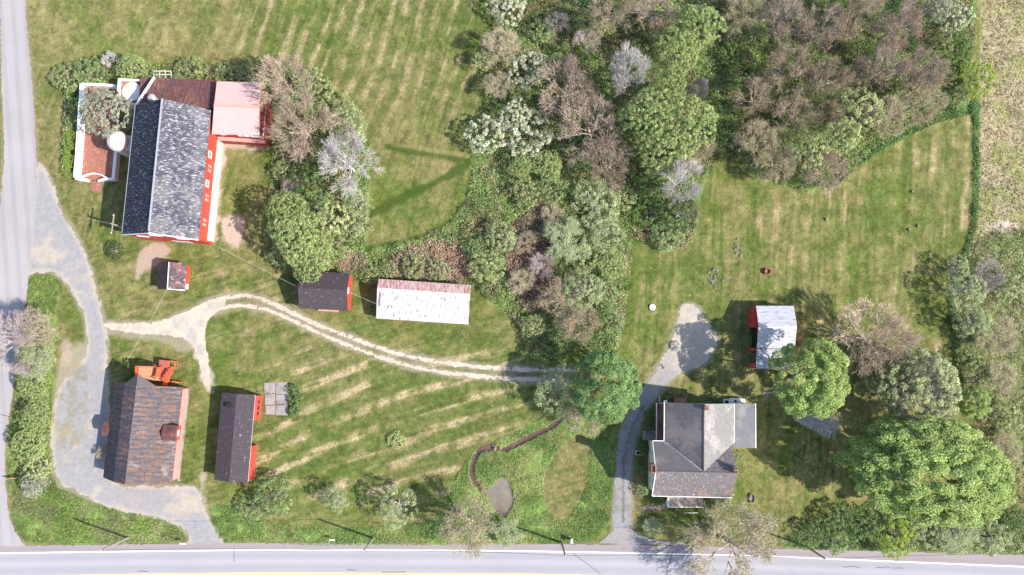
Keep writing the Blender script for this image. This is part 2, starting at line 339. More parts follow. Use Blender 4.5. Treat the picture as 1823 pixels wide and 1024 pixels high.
track_c = Field([(186, 574), (235, 583), (290, 572), (335, 554), (375, 532), (405, 529), (400, 547), (372, 566), (364, 592), (370, 630), (375, 688), (363, 688), (352, 632), (334, 602), (290, 596), (240, 594), (186, 584)])
spur = Field([(340, 590), (352, 620), (366, 660), (370, 690)], closed=False, width=9)
spurwear = Field([(195, 585), (300, 600), (330, 620), (350, 600)], closed=False, width=11)
drive = Field([(1090, 985), (1093, 900), (1096, 820), (1104, 770), (1125, 730), (1148, 690), (1170, 655), (1190, 620), (1202, 585), (1212, 545), (1230, 538), (1246, 552), (1262, 582), (1280, 600), (1268, 632), (1250, 652), (1212, 664),
               (1180, 690), (1158, 718), (1140, 755), (1126, 790), (1123, 850), (1122, 900), (1126, 985)])
driveapron = Field([(1020, 985), (1075, 962), (1093, 940), (1125, 940), (1140, 958), (1230, 968), (1260, 990)])
drivemid = Field([(1110, 930), (1109, 860), (1112, 800), (1128, 755), (1146, 722)], closed=False, width=2.2)
floor_yard = Field([(150, 160), (212, 180), (208, 318), (140, 318)], sm=0)
housewalk = Field([(1142, 902), (1152, 898), (1162, 903), (1172, 897), (1190, 898), (1190, 906), (1165, 908), (1145, 908)])
dirtA = Field([(398, 380), (432, 384), (437, 400), (428, 440), (405, 438), (395, 410)])
dirtB = Field([(390, 262), (402, 262), (394, 330), (386, 400), (380, 440), (372, 436)], sm=0)
dirtC = Field([(262, 430), (310, 438), (300, 458), (275, 478), (250, 480), (240, 500), (248, 460)])
dirtD = Field([(400, 250), (475, 258), (475, 268), (402, 268)])
dirtE = Field([(105, 605), (128, 602), (130, 650), (108, 655)])
edgew = Field([(328, 880), (345, 870), (362, 885), (356, 850), (362, 830), (366, 890)], sm=0)
def road_sdf(X, Y):
    top = rowy(R_TOP, X); wh = rowy(R_WHITE, X); return np.maximum(top - Y, Y - (wh + 94))
def stripe(X, Y, ang, sp, warp=0, seed=50):
    a = math.radians(ang); c = X * math.cos(a) + Y * math.sin(a) + warp
    return .5 + .5 * np.cos(2 * math.pi * c / sp)
def lin(r, g, b):
    f = lambda c: ((c / 255 + .055) / 1.055) ** 2.4 if c > 10 else c / 255 / 12.92
    return np.array([f(r), f(g), f(b)], np.float32)
def mixc(a, b, t): return a * (1 - t[..., None]) + b * t[..., None]
GREEN = np.array([.104, .138, .030], np.float32); OLIVE = np.array([.182, .162, .066], np.float32); STRAW = np.array([.47, .36, .24], np.float32)
DEEP = np.array([.054, .094, .018], np.float32); WEED = np.array([.19, .28, .075], np.float32); TAN = np.array([.36, .29, .19], np.float32); SOIL = np.array([.15, .10, .07], np.float32)
GRAV = np.array([.285, .275, .28], np.float32); GRAVT = np.array([.44, .375, .30], np.float32); PINK = np.array([.42, .32, .26], np.float32)
def rough_amount(X, Y):
    d = np.minimum.reduce([wood(X, Y), thicket(X, Y), np.maximum(marsh(X, Y), -island(X, Y)), verge(X, Y), hedge(X, Y), lowright(X, Y), hedgeline(X, Y), woodgreen(X, Y)])
    return sstep(3, -4, d)
def ground_colour(X, Y, wx, wy):
    n_big = fbm(wx, wy, 14, 11); n_mid = fbm(wx, wy, 3.2, 21); n_fine = fbm(wx, wy, .55, 31, 3, .8); n_fine2 = fbm(wx, wy, .26, 41, 2, .9); n_clump = fbm(wx, wy, 1.4, 36)
    # mown lawn
    c = mixc(np.broadcast_to(GREEN, X.shape + (3,)), OLIVE, sstep(.34, .64, n_big * .45 + n_mid * .30 + n_clump * .25))
    # mowing direction by lawn
    wob = 26 * (fbm(wx, wy, 14, 61) - .5) + 12 * (fbm(wx, wy, 3.5, 62) - .5)
    sA = stripe(X, Y, 18 + 0, 27, wob + (Y - 100) ** 2 * .00035)                                   # top field, steep stripes
    sB = stripe(X, Y, 73, 37, wob * .8 - 26 * np.exp(-((X - 440) / 130) ** 2))                       # central lawn, gently rising
    sC = stripe(X, Y, 4, 30, wob * .8)                                                              # right lawn, upright stripes
    mA = sstep(8, -8, Y - 440 + (X - 600) * .0) * sstep(895, 885, X); mC = sstep(1085, 1115, X); mB = np.clip(1 - mA - mC, 0, 1)
    st = mA * sA + mB * sB + mC * sC
    def streak(ang, seed):
        t = math.radians(ang); cc = (X + wob * .5) * math.cos(t) + Y * math.sin(t); al = -X * math.sin(t) + Y * math.cos(t)
        return .5 * vnoise(cc / 4.5, al / 55, seed) + .3 * vnoise(cc / 11, al / 90, seed + 1) + .2 * vnoise(cc / 2.2, al / 22, seed + 2)
    sk = mA * streak(18, 201) + mB * streak(73, 211) + mC * streak(4, 221)
    areaA = mA * sstep(380, 470, X) * sstep(260, 120, Y) * (.6 + .5 * n_big)
    areaB = mB * sstep(440, 480, X) * sstep(1010, 880, X) * sstep(610, 640, Y) * sstep(905, 870, Y) * (.8 + .5 * n_big)
    areaC = mC * (.22 + .75 * sstep(.42, .60, n_big)) * sstep(740, 640, Y)
    areaO = mA * .40 * sstep(460, 380, X) * sstep(140, 60, Y) + mA * .12 + .5 * sstep(190, 230, X) * sstep(560, 540, X) * sstep(430, 460, Y) * sstep(640, 600, Y) + .16
    area = np.clip(areaA + areaB + areaC + areaO, 0, 1)
    patch = sstep(.40, .64, n_mid * .35 + n_clump * .3 + sk * .35)
    dens = area * (.10 + .90 * sstep(.42, .90, st * .8 + sk * .25)) * (.15 + 1.0 * patch)
    # green where freshly mown, darker along the tyre lines
    c = mixc(c, DEEP, sstep(.46, .34, sk) * .45)
    c = mixc(c, DEEP * 1.05, np.clip((1 - st) * .9 * np.clip((areaA + areaB + areaC * .7) * 1.4, .03, 1), 0, 1) * (.25 + .6 * sstep(.35, .6, n_mid)) * .6)
    c = mixc(c, OLIVE * 1.12, mA * sstep(470, 380, X) * sstep(130, 90, Y) * (.25 + .6 * sstep(.4, .6, n_mid)))
    c = mixc(c, OLIVE * 1.25, (.6 - .25 * mA) * np.clip(dens * 1.8, 0, 1)); c = mixc(c, OLIVE * 1.2, mC * .36 * sstep(.45, .62, n_mid * .5 + sk * .5) * sstep(.42, .58, n_big))
    rv = np.random.default_rng(77).random(X.shape).astype(np.float32)
    straw = sstep(0, .12, dens * (.64 - .14 * mA - .10 * mC) - (rv * .75 + n_fine * .5 - .10))
    strawc = STRAW * (.65 + .7 * rv[..., None] ** .5)
    c = mixc(c, strawc, straw * .8)
    specks = (np.random.default_rng(78).random(X.shape) < .003 + .02 * n_clump); c = mixc(c, STRAW * .9, specks * .4)
    c = c * (.08 + .98 * n_fine[..., None] + .42 * n_clump[..., None] + .36 * rv[..., None])
    nb2 = fbm(wx, wy, 1.1, 87, 2); c = mixc(c, np.array([.055, .10, .025], np.float32), sstep(.62, .8, nb2) * .35)
    # darker lines on the upper lawn (old ditch lines)
    for pts, wd in (([(655, 385), (720, 350), (790, 318), (835, 290)], 6.5), ([(690, 263), (760, 275), (835, 287)], 4.5), ([(640, 445), (700, 435), (760, 420), (805, 395)], 5)):
        d = Field(pts, closed=False, width=wd)(X, Y); c = mixc(c, DEEP * .8, sstep(5, -3, d + 7 * (n_clump - .5)) * .85)
    d = Field([(700, 258), (760, 266), (838, 278)], closed=False, width=2)(X, Y); c = mixc(c, OLIVE * 1.4, sstep(4, -2, d) * .35)
    # bare, worn ground
    for f, cc, k in ((dirtA, PINK, 1), (dirtB, PINK * 1.0, 1), (dirtC, PINK * .92, .9), (dirtD, PINK, .9), (dirtE, PINK * .85, .8), (spur, GRAVT, .95), (edgew, GRAVT, .7), (scrubgravel, GRAVT * .85, .6), (spurwear, GRAVT * .8, .55)):
        d = f(X, Y); c = mixc(c, cc * 1.0, sstep(5, -5, d + 16 * (n_clump - .5) + 12 * (n_fine - .5)) * k)
    # worn fringes beside gravel
    dg = np.minimum.reduce([gravel(X, Y), drive(X, Y), track_a(X, Y), track_b(X, Y)])
    c = mixc(c, GRAVT * .72, sstep(8, 0, dg + 12 * (n_clump - .5)) * .6)
    dr = np.minimum(sideroad(X, Y), road_sdf(X, Y)); c = mixc(c, TAN * .8, sstep(9, 0, dr + 9 * (n_clump - .5)) * .45)
    # east dry meadow
    m = sstep(2, -6, eastmeadow(X, Y)); sc = sstep(8, -8, eastscrub(X, Y) + 30 * (n_mid - .5))
    e = mixc(np.broadcast_to(np.array([.34, .285, .18], np.float32), X.shape + (3,)), np.array([.25, .26, .10], np.float32), sstep(.36, .60, n_mid * .6 + n_clump * .4))
    e = e * (.65 + .7 * n_fine[..., None]); e = mixc(e, np.array([.13, .16, .06], np.float32) * (.4 + 1.2 * n_clump[..., None]), sc * .85)
    lb = np.exp(-(((X - 1787) / 24) ** 2 + ((Y - 403) / 9) ** 2)); e = mixc(e, np.array([.5, .42, .38], np.float32), np.clip(lb * 1.3, 0, .9))
    c = mixc(c, e, m)
    # rough growth
    r = rough_amount(X, Y); mm = sstep(3, -3, np.minimum.reduce([marsh(X, Y), verge(X, Y), hedge(X, Y)])); rr = mixc(np.broadcast_to(DEEP * .9, X.shape + (3,)), WEED * .85, np.clip(sstep(.38, .68, n_clump) + .4 * mm, 0, 1)); rr = mixc(rr, SOIL * .9, sstep(.58, .7, fbm(wx, wy, 2.2, 81)) * .6 * (1 - mm))
    rr = rr * (.5 + 1.0 * n_fine[..., None]); c = mixc(c, rr, r)
    for f in (bramble, bramble2, bramble3):
        c = mixc(c, np.array([.34, .25, .19], np.float32), sstep(6, -6, f(X, Y) + 18 * (n_clump - .5)))
    st_ = np.minimum(stream(X, Y) + 9 * (n_clump - .5), pond(X, Y) + 5 * (n_clump - .5)); c = mixc(c, np.array([.17, .10, .07], np.float32), sstep(3.0, 0, st_ + 5 * (n_fine - .5)) * .9)
    return c, n_fine, n_clump, n_mid
def ground_height(X, Y, wx, wy, n_fine, n_clump, n_mid):
    r = rough_amount(X, Y)
    z = (.03 + .16 * r) * (n_clump - .5) + (.04 + .08 * r) * (n_fine - .5)
    e = sstep(2, -6, eastmeadow(X, Y)); z = z + e * .14 * (n_fine - .5)
    flat = np.minimum.reduce([gravel(X, Y), drive(X, Y), sideroad(X, Y), road_sdf(X, Y), track_a(X, Y), track_b(X, Y), track_c(X, Y), driveapron(X, Y), housewalk(X, Y), floor_yard(X, Y)])
    z = z * sstep(-1, 5, flat)
    wet = np.minimum(stream(X, Y) + 9 * (n_clump - .5) + 3 * (n_fine - .5), pond(X, Y) + 5 * (n_clump - .5)); z = z * sstep(-2, 6, wet) - .55 * sstep(3.5, -2.5, wet)
    return z
STEP = .13
xs = np.arange(-79, 79.01, STEP); ys = np.arange(-46.5, 44.6, STEP)
def stretch(lo, hi, n, inner, outer_lo, outer_hi):
    a = inner[0] - np.geomspace(1, inner[0] - outer_lo, n)[::-1]; b = inner[-1] + np.geomspace(1, outer_hi - inner[-1], n); return np.concatenate([a, inner, b])
xs2 = stretch(0, 0, 26, xs, -900, 900); ys2 = stretch(0, 0, 26, ys, -900, 900)
def grid_mesh(name, xs, ys, z, colr, mask=None):
    nx, ny = len(xs), len(ys); XX, YY = np.meshgrid(xs, ys, indexing='ij')
    co = np.stack([XX, YY, z], -1).reshape(-1, 3).astype(np.float32)
    idx = np.arange(nx * ny).reshape(nx, ny)
    q = np.stack([idx[:-1, :-1], idx[1:, :-1], idx[1:, 1:], idx[:-1, 1:]], -1)
    q = q.reshape(-1, 4) if mask is None else q[mask]
    cc = colr.reshape(-1, 3)
    if mask is not None:
        used = np.unique(q); rem = np.zeros(nx * ny, np.int64); rem[used] = np.arange(len(used)); q = rem[q]; co = co[used]; cc = cc[used]
    me = bpy.data.meshes.new(name); me.vertices.add(len(co)); me.vertices.foreach_set('co', co.ravel())
    n = len(q); me.loops.add(n * 4); me.loops.foreach_set('vertex_index', q.astype(np.int32).ravel())
    me.polygons.add(n); me.polygons.foreach_set('loop_start', np.arange(0, n * 4, 4, dtype=np.int32)); me.polygons.foreach_set('loop_total', np.full(n, 4, np.int32))
    ca = me.color_attributes.new('Col', 'FLOAT_COLOR', 'POINT'); c4 = np.ones((len(co), 4), np.float32); c4[:, :3] = cc; ca.data.foreach_set('color', c4.ravel())
    me.polygons.foreach_set('use_smooth', np.ones(n, bool)); me.update(); return me
XX, YY = np.meshgrid(xs2, ys2, indexing='ij')
PX, PY = to_px(XX, np.clip(YY, -200, 400)); PX = np.clip(PX, -1300, 3100); PY = np.clip(PY, -800, 1900)
colr, nf, nc, nm = ground_colour(PX, PY, XX, YY)
zz = ground_height(PX, PY, XX, YY, nf, nc, nm)
g = link('ground', grid_mesh('ground', xs2, ys2, zz, colr), None, M['ground']); tag(g, kind='structure')
# sheets over the ground made of the same cells, ragged edges
cx = .25 * (PX[:-1, :-1] + PX[1:, :-1] + PX[1:, 1:] + PX[:-1, 1:]); cy = .25 * (PY[:-1, :-1] + PY[1:, :-1] + PY[1:, 1:] + PY[:-1, 1:])
wxc = .5 * (XX[:-1, :-1] + XX[1:, 1:]); wyc = .5 * (YY[:-1, :-1] + YY[1:, 1:])
rag = fbm(wxc, wyc, .5, 91, 3, .8) - .5; rag2 = fbm(wxc, wyc, 2.0, 95) - .5
sp0 = (cx - 0) * 0
def sheet(name, sdf_c, zoff, colour, mat, ragk=6, rag2k=6):
    mask = (sdf_c + ragk * rag * 2 + rag2k * rag2 * 2) < 0
    o = link(name, grid_mesh(name, xs2, ys2, zz * 0 + zoff, colour, mask), None, M[mat]); return tag(o, kind='structure')
nbg = fbm(XX, YY, 5, 101); nmd = fbm(XX, YY, 1.3, 111); nfi = fbm(XX, YY, .35, 121, 3, .8)
gcol = mixc(np.broadcast_to(GRAV, XX.shape + (3,)), GRAVT * .95, sstep(.50, .72, nbg * .5 + nmd * .5) * .8); gcol = gcol * (.82 + .36 * nfi[..., None])
eg = sstep(-9, -1, gravel(PX, PY)); gcol = mixc(gcol, GRAVT, eg * .6)
wr = sstep(4, -10, scrubgravel(PX, PY)) ; gcol = mixc(gcol, OLIVE, wr * .45 * sstep(.4, .6, nmd))
sheet('gravel_driveway', np.minimum(gravel(cx, cy), 1e3), .035, gcol, 'gravel')
tcol = mixc(np.broadcast_to(GRAVT * 1.12, XX.shape + (3,)), PINK * 1.05, sstep(.5, .7, nmd) * .5) * (.84 + .32 * nfi[..., None])
tcol = mixc(tcol, GRAV * 1.1, sstep(2, -9, track_c(PX, PY)) * .6 * sstep(.35, .6, nmd))
sheet('dirt_track', np.minimum.reduce([track_a(cx, cy), track_b(cx, cy), track_c(cx, cy)]), .030, tcol, 'gravel', 2.6, 1.5)
dcol = mixc(np.broadcast_to(GRAV * .92, XX.shape + (3,)), GRAVT * 1.05, sstep(700, 610, PY) * .62 + .22 * sstep(.5, .6, nmd)); dcol = mixc(dcol, GRAV * .6, sstep(.52, .62, nmd) * sstep(700, 740, PY) * .6)
dcol = mixc(dcol, np.array([.10, .11, .05], np.float32), sstep(1.5, -1.5, drivemid(PX, PY) + 5 * (nfi - .5)) * .65) * (.82 + .36 * nfi[..., None])
sheet('house_driveway', drive(cx, cy), .032, dcol, 'gravel', 5, 4)
acol = mixc(np.broadcast_to(np.array([.30, .26, .255], np.float32), XX.shape + (3,)), GRAV * .9, sstep(.4, .6, nmd)) * (.9 + .2 * nfi[..., None])
sheet('driveway_apron', np.maximum(driveapron(cx, cy), -(road_sdf(cx, cy) - 2)), .036, acol, 'gravel', 3, 3)
scol = np.broadcast_to(np.array([.34, .318, .325], np.float32), XX.shape + (3,)) * (.9 + .2 * nbg[..., None])
scol = scol * (1 - .10 * sstep(.55, .8, stripe(PX, PY, -4, 22))[..., None]); scol = mixc(scol, PINK * .75, .12 * sstep(-14, -2, sideroad(PX, PY)))
sheet('side_road', sideroad(cx, cy), .042, scol, 'asphalt', 2.5, 1)
off = PY - rowy(R_WHITE, PX)
rcol = mixc(np.broadcast_to(np.array([.325, .313, .340], np.float32), XX.shape + (3,)), np.array([.29, .25, .258], np.float32), sstep(1, -1.5, off))
rcol = rcol * (1 + .10 * np.exp(-((off - 20) / 5) ** 2) - .07 * np.exp(-((off - 10) / 5) ** 2) - .07 * np.exp(-((off - 31) / 5) ** 2) - .06 * np.exp(-((off + 6) / 3) ** 2))[..., None] * (.95 + .1 * nbg[..., None])
sheet('main_road', road_sdf(cx, cy), .050, rcol, 'asphalt', 1.6, 1)
def strip(name, off, wd, z, mat, x0=-400, x1=2300):
    b = MB(); xs_ = np.arange(x0, x1, 12); prev = None
    for x in xs_:
        y = float(rowy(R_WHITE, x)) + off; j = .25 * math.sin(x * .31) * .3
        a = W(x, y - wd / 2 + j); c = W(x, y + wd / 2 + j); a.z = c.z = z
        if prev: b.poly([prev[1], c, a, prev[0]])
        prev = (a, c)
    return tag(b.build(name, M[mat], None), kind='structure')
strip('road_edge_line', 0, 2.3, .055, 'paint_white')
strip('road_centre_line', 41, 1.5, .055, 'paint_yellow'); strip('road_centre_line', 44.5, 1.5, .055, 'paint_yellow'); strip('road_edge_line', 86, 2.3, .055, 'paint_white')
# tar seals on the road
b = MB()
for x, y, n in ((617, 1015, 4), (680, 1019, 8), (1500, 1009, 6), (1560, 1010, 5), (1590, 1012, 4), (245, 1017, 4)):
    pts = [W(x + i * 6, y + random.uniform(-1.2, 1.2)) for i in range(n)]
    for p, q in zip(pts, pts[1:]):
        p = Vector((p.x, p.y, .056)); q = Vector((q.x, q.y, .056)); b.bar(p, q, .07, .006)
for x0, y0, x1, y1 in ((1018, 984, 1070, 1022), (1198, 980, 1186, 1022), (417, 975, 417, 1000), (0, 738, 18, 742)):
    p = W(x0, y0); q = W(x1, y1); p.z = q.z = .056; b.bar(p, q, .06, .006)
tag(b.build('tar_seal', M['wire']), kind='structure')
# walk, yard floor, water
pcol = np.broadcast_to(np.array([.2, .155, .145], np.float32), XX.shape + (3,)) * (.8 + .4 * nfi[..., None])
sheet('garden_path', housewalk(cx, cy), .045, pcol, 'gravel', 2, 1)
def flat_poly(name, pts, z, mat, sm=2):
    b = MB(); pts = smooth(pts, True, sm) if sm else pts; P = [W(*p) for p in pts]; P = P[::-1]
    b.poly([(p.x, p.y, z) for p in P]); return tag(b.build(name, M[mat]), kind='structure')
flat_poly('pond_water', [(893, 832), (916, 846), (926, 872), (928, 900), (916, 922), (899, 942), (880, 928), (862, 916), (856, 892), (857, 868), (872, 848)], -.24, 'pond')
b = MB(); sp = smooth([(1000, 745), (985, 758), (960, 770), (935, 783), (916, 793), (900, 800), (880, 797), (862, 797), (848, 808), (840, 828), (840, 850), (850, 868), (866, 876)], False, 2)
pp = [W(*p) for p in sp]; L_ = []; R_ = []
for i, p in enumerate(pp):
    d = (pp[min(i + 1, len(pp) - 1)] - pp[max(i - 1, 0)]).normalized(); n = Vector((-d.y, d.x, 0)); L_.append(p + n * 1.1); R_.append(p - n * 1.1)
for i in range(len(pp) - 1): b.poly([(q.x, q.y, -.25) for q in (L_[i], R_[i], R_[i + 1], L_[i + 1])])
tag(b.build('stream_water', M['stream']), kind='structure')
# ============================================================ buildings
def frame(name, A, B, h, label, cat, group=None):
    """root whose local +y runs along the ridge from B (nearer the bottom of the photo) to A; returns root, length"""
    a = W(A[0], A[1], h); b = W(B[0], B[1], h); m = (a + b) / 2; d = a - b
    rz = math.atan2(d.y, d.x) - math.pi / 2
    r = empty(name, (m.x, m.y, 0), rz, label, cat, group)
    return r, math.hypot(d.x, d.y)
def loc(root, px, py, h):
    p = W(px, py, h); q = Matrix.Rotation(-root.rotation_euler.z, 3, 'Z') @ Vector((p.x - root.location.x, p.y - root.location.y, 0)); return Vector((q.x, q.y, h))
def gable_shell(root, x0, x1, y0, y1, h0, h1, xr, hr, mats, name='wall', z0=0.0, breaks=None):
    """walls under a gable with the ridge along y; profile from (x0,h0) over (xr,hr) to (x1,h1)"""
    prof = [(x0, h0)] + ([breaks[0]] if breaks else []) + [(xr, hr)] + ([breaks[1]] if breaks else []) + [(x1, h1)]
    wa, wb = mats
    for yy in (y0, y1):
        b = MB(); pts = [(x0, yy, z0), (x1, yy, z0)] + [(x, yy, z) for x, z in prof[::-1]]
        b2 = [(p[0], p[1] + (.12 if yy == y0 else -.12), p[2]) for p in pts]
        n = len(pts); b.v = pts + b2; b.f = [tuple(range(n)), tuple(range(2 * n - 1, n - 1, -1))] + [(i, (i + 1) % n, n + (i + 1) % n, n + i) for i in range(n)]
        b.build(name, M[wb], root)
    MB().box(x0, y0 + .121, z0, x0 + .12, y1 - .121, h0).build(name, M[wa], root)
    MB().box(x1 - .12, y0 + .121, z0, x1, y1 - .121, h1).build(name, M[wa], root)
def slopes(root, segs, y0, y1, th=.12):
    """segs: list of (xa, za, xb, zb, material); each one roof slope"""
    out = []
    for xa, za, xb, zb, m in segs:
        if xa > xb: xa, za, xb, zb = xb, zb, xa, za
        out.append(MB().slab([(xa, y0, za), (xb, y0, zb), (xb, y1, zb), (xa, y1, za)], th).build('roof', M[m], root))
    return out
def wall_window(root, x, y, z, wd, ht, axis, sgn, name='window', frame_m='white', pane_m='glass', bars=True):
    """window lying on a wall; axis 'x' = wall faces +-x, 'y' = wall faces +-y"""
    t = .05
    f = MB()
    def bx(u0, z0, u1, z1, d0, d1):
        if axis == 'x': f_.box(min(x + sgn * d0, x + sgn * d1), y + u0, z0, max(x + sgn * d0, x + sgn * d1), y + u1, z1)
        else: f_.box(x + u0, min(y + sgn * d0, y + sgn * d1), z0, x + u1, max(y + sgn * d0, y + sgn * d1), z1)
    f_ = f; h = wd / 2
    bx(-h, z, -h + .1, z + ht, .003, .06); bx(h - .1, z, h, z + ht, .003, .06); bx(-h + .1, z, h - .1, z + .1, .003, .06); bx(-h + .1, z + ht - .1, h - .1, z + ht, .003, .06)
    if bars: bx(-h + .1, z + ht / 2 - .03, h - .1, z + ht / 2 + .03, .003, .045)
    o = f.build(name, M[frame_m], root)
    f_ = MB(); bx(-h + .1, z + .1, h - .1, z + ht - .1, .002, .02); f_.build('pane', M[pane_m], o)
    return o
def trim(root, pts, w_=.16, m='white', name='trim'):
    b = MB()
    for p, q in zip(pts, pts[1:]): b.bar(p, q, w_, w_)
    return b.build(name, M[m], root)

# ---- main barn
barn, L = frame('barn', (289, 176), (265, 411.5), 11.0, 'largest red barn with a weathered slate roof, a brown-roofed wing and a pink-roofed annex', 'barn')
hy = L / 2
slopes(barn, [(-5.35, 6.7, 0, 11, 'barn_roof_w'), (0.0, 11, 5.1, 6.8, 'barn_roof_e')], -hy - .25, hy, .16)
MB().bar((0, -hy, 11.05), (0, hy, 11.05), .24, .08).build('ridge_cap', M['metal'], barn)
gable_shell(barn, -5.05, 4.8, -hy - .08, hy - .3, 6.75, 6.85, 0, 10.8, ('red', 'redx'), z0=0.0)
MB().box(4.802, -hy + .3, 0, 4.95, hy - .3, 2.25).build('lower_wall', M['whitewall'], barn)
MB().slab([(4.802, -hy + .2, 2.4), (5.45, -hy + .2, 2.27), (5.45, 2.6, 2.27), (4.802, 2.6, 2.4)], .1).build('ledge', M['whitewall'], barn)
for y in (-6.4, -2.9, 1.2): MB().box(4.801, y - .5, 3.6, 4.86, y - .12, 4.9).box(4.801, y + .12, 3.6, 4.86, y + .5, 4.9).build('louvre', M['pinkwall'], barn)
for y in (-1.0, 3.1): wall_window(barn, 4.8, y, 4.0, 1.0, 1.3, 'x', 1)
for x, z, wd in ((-3.2, 4.4, 1.5), (-.6, 6.6, 1.7), (2.3, 4.6, 1.5)): wall_window(barn, x, -hy - .08, z, wd, 1.0, 'y', -1, bars=False, pane_m='whitewall')
MB().box(-.4, -hy - .14, 0, 2.1, -hy - .083, 1.9).build('door', M['whitewall'], barn)
trim(barn, [(-5.35, -hy - .28, 6.66), (0, -hy - .28, 10.98), (5.1, -hy - .28, 6.76)], .12)
trim(barn, [(-5.4, -hy, 6.6), (-5.4, hy, 6.6)], .12, 'metal', 'gutter')
MB().bar((-4.2, -4.6, 7.86), (-.3, -4.2, 10.98), .07, .05).build('lightning_cable', M['dark'], barn)
# brown roofed wing at the back
def Lb(px, py, h): return loc(barn, px, py, h)
p = [Lb(243, 187, 5.4), Lb(380, 193, 5.6), Lb(384.5, 143, 4.3), Lb(275, 138, 4.3)]
MB().slab([p[0], p[1], p[2], p[3]], .12).build('wing_roof', M['brown_roof'], barn)
q = [Lb(246, 189, 3.6), Lb(262, 170, 3.6), Lb(273, 138, 3.5), Lb(251, 138, 3.5)]
MB().slab([(v.x, v.y, v.z) for v in q], .12).build('wing_roof', M['brown_roof'], barn)
trim(barn, [Lb(275, 138, 4.34) , Lb(243, 187, 5.5)], .3, 'white', 'rake_board')
a0, a1, a2, a3 = [Vector((v.x, v.y, 0)) for v in p]
b = MB(); lowc = []
c0 = (a0 + a1 + a2 + a3) / 4
ins = [v + (c0 - v).normalized() * .35 for v in (a0, a1, a2, a3)]
for i, j in ((1, 2), (2, 3), (3, 0)):
    hh = [p[i].z - .15, p[j].z - .15]; n = (ins[j] - ins[i]).normalized()
    b.bar(ins[i] + Vector((0, 0, 1.9)), ins[j] + Vector((0, 0, 1.9)), .12, 3.8)
b.build('wing_wall', M['redold'], barn)
# pink roofed annex
x0 = 4.95
pe = Lb(467.5, 147, 5.8); ps = Lb(462, 241, 5.8); rw = Lb(381, 187, 6.7); re = Lb(461.5, 190, 6.7); nw = Lb(386, 145, 5.8); sw = Lb(377, 239, 5.8)
MB().slab([sw, ps, re, rw], .12).build('annex_roof', M['pink_roof'], barn)
MB().slab([rw, re, pe, nw], .12).build('annex_roof', M['pink_roof'], barn)
MB().bar(rw + Vector((0, 0, .03)), re + Vector((0, 0, .03)), .34, .1).build('ridge_cap', M['pinkwall'], barn)
yS = (ps.y + sw.y) / 2 + .25; yN = (pe.y + nw.y) / 2 - .25; xE = (pe.x + ps.x) / 2 - .2; yR = (rw.y + re.y) / 2
MB().box(x0, yS, 2.4, xE, yS + .12, 5.68).build('annex_wall', M['redold'], barn)
MB().box(x0, yN - .12, 0, xE, yN, 5.68).build('annex_wall', M['redold'], barn)
b = MB(); P1 = [(xE - .12, yS + .121, 0), (xE - .12, yN - .121, 0), (xE - .12, yN - .121, 5.65), (xE - .12, yR, 6.5), (xE - .12, yS + .121, 5.65)]; P2 = [(xE, y, z) for _, y, z in P1]
b.v = P1 + P2; b.f = [(4, 3, 2, 1, 0), (5, 6, 7, 8, 9)] + [(i, (i + 1) % 5, 5 + (i + 1) % 5, 5 + i) for i in range(5)]; b.build('annex_wall', M['redold'], barn)
MB().box(x0, yS - .35, 0, xE + .25, yS - .02, 2.4).build('annex_wall', M['redold'], barn)
MB().box(xE + .001, yS - .02, 0, xE + .32, yN - .3, 2.95).build('annex_wall', M['redold'], barn)
MB().box(xE + .001, yS - .02, 3.0, xE + .1, yN - .2, 3.12).build('trim', M['whitewall'], barn)
MB().slab([(x0, yS - .45, 2.42), (xE + .3, yS - .45, 2.42), (xE + .3, yS + .0, 2.75), (x0, yS, 2.75)], .06).build('ledge', M['pinkwall'], barn)
for u in (1.6, 4.1, 5.0, 5.9, 6.7): wall_window(barn, x0 + u - .3, yS, 4.1, .75, .8, 'y', -1)
MB().lathe([(.5, 5.0), (.5, 6.3), (.56, 6.32), (.56, 6.42), (.3, 6.6), (.05, 6.62)], 20, (Lb(269.5, 174, 6.4).x, Lb(269.5, 174, 6.4).y)).build('roof_ventilator', M['metal'], barn)
# silo
c = W(205, 249, 5.2)
silo = empty('silo', (c.x, c.y, 0), 0, 'small white domed silo between the walled yard and the big red barn', 'silo')
MB().lathe([(1.38, 0), (1.38, 4.6), (1.42, 4.62), (1.42, 4.7), (1.38, 4.72)] , 28).build('cylinder_wall', M['whitewall'], silo)
MB().lathe([(1.4, 4.725), (1.2, 5.05), (.8, 5.3), (.3, 5.42), (.05, 5.43)], 28).build('dome', M['whitewall'], silo)
MB().tube([(1.42, -.3, .2), (1.44, -.3, 4.7)], .05).tube([(1.42, .1, .2), (1.44, .1, 4.7)], .05).build('ladder', M['metal'], silo)
p0 = W(216, 262, 4.3); b = MB().box(.9, -1.1, 0, 2.6, .9, 4.0); b.build('chute', M['whitewall'], silo)
# white walled milk house
c = W(232, 163, 2.6)
mh = empty('milk_house', (c.x, c.y, 0), math.radians(-2), 'white parapeted flat-roofed hut at the corner of the brown barn wing', 'hut')
MB().box(-1.75, -1.9, 0, -1.5, 1.75, 2.9).box(-1.5, 1.5, 0, 1.75, 1.75, 2.9).box(1.5, -1.9, 0, 1.75, 1.5, 2.6).box(-1.5, -1.9, 0, 1.5, -1.65, 2.6).build('wall', M['white'], mh)
MB().slab([(-1.48, -1.64, 2.3), (1.48, -1.64, 2.3), (1.48, 1.48, 2.3), (-1.48, 1.48, 2.3)], .2).build('roof', M['brickfloor'], mh)
MB().lathe([(1.36, 2.31), (1.36, 2.4), (1.3, 2.42)], 24, (.12, .05)).build('roof_disc', M['white'], mh)
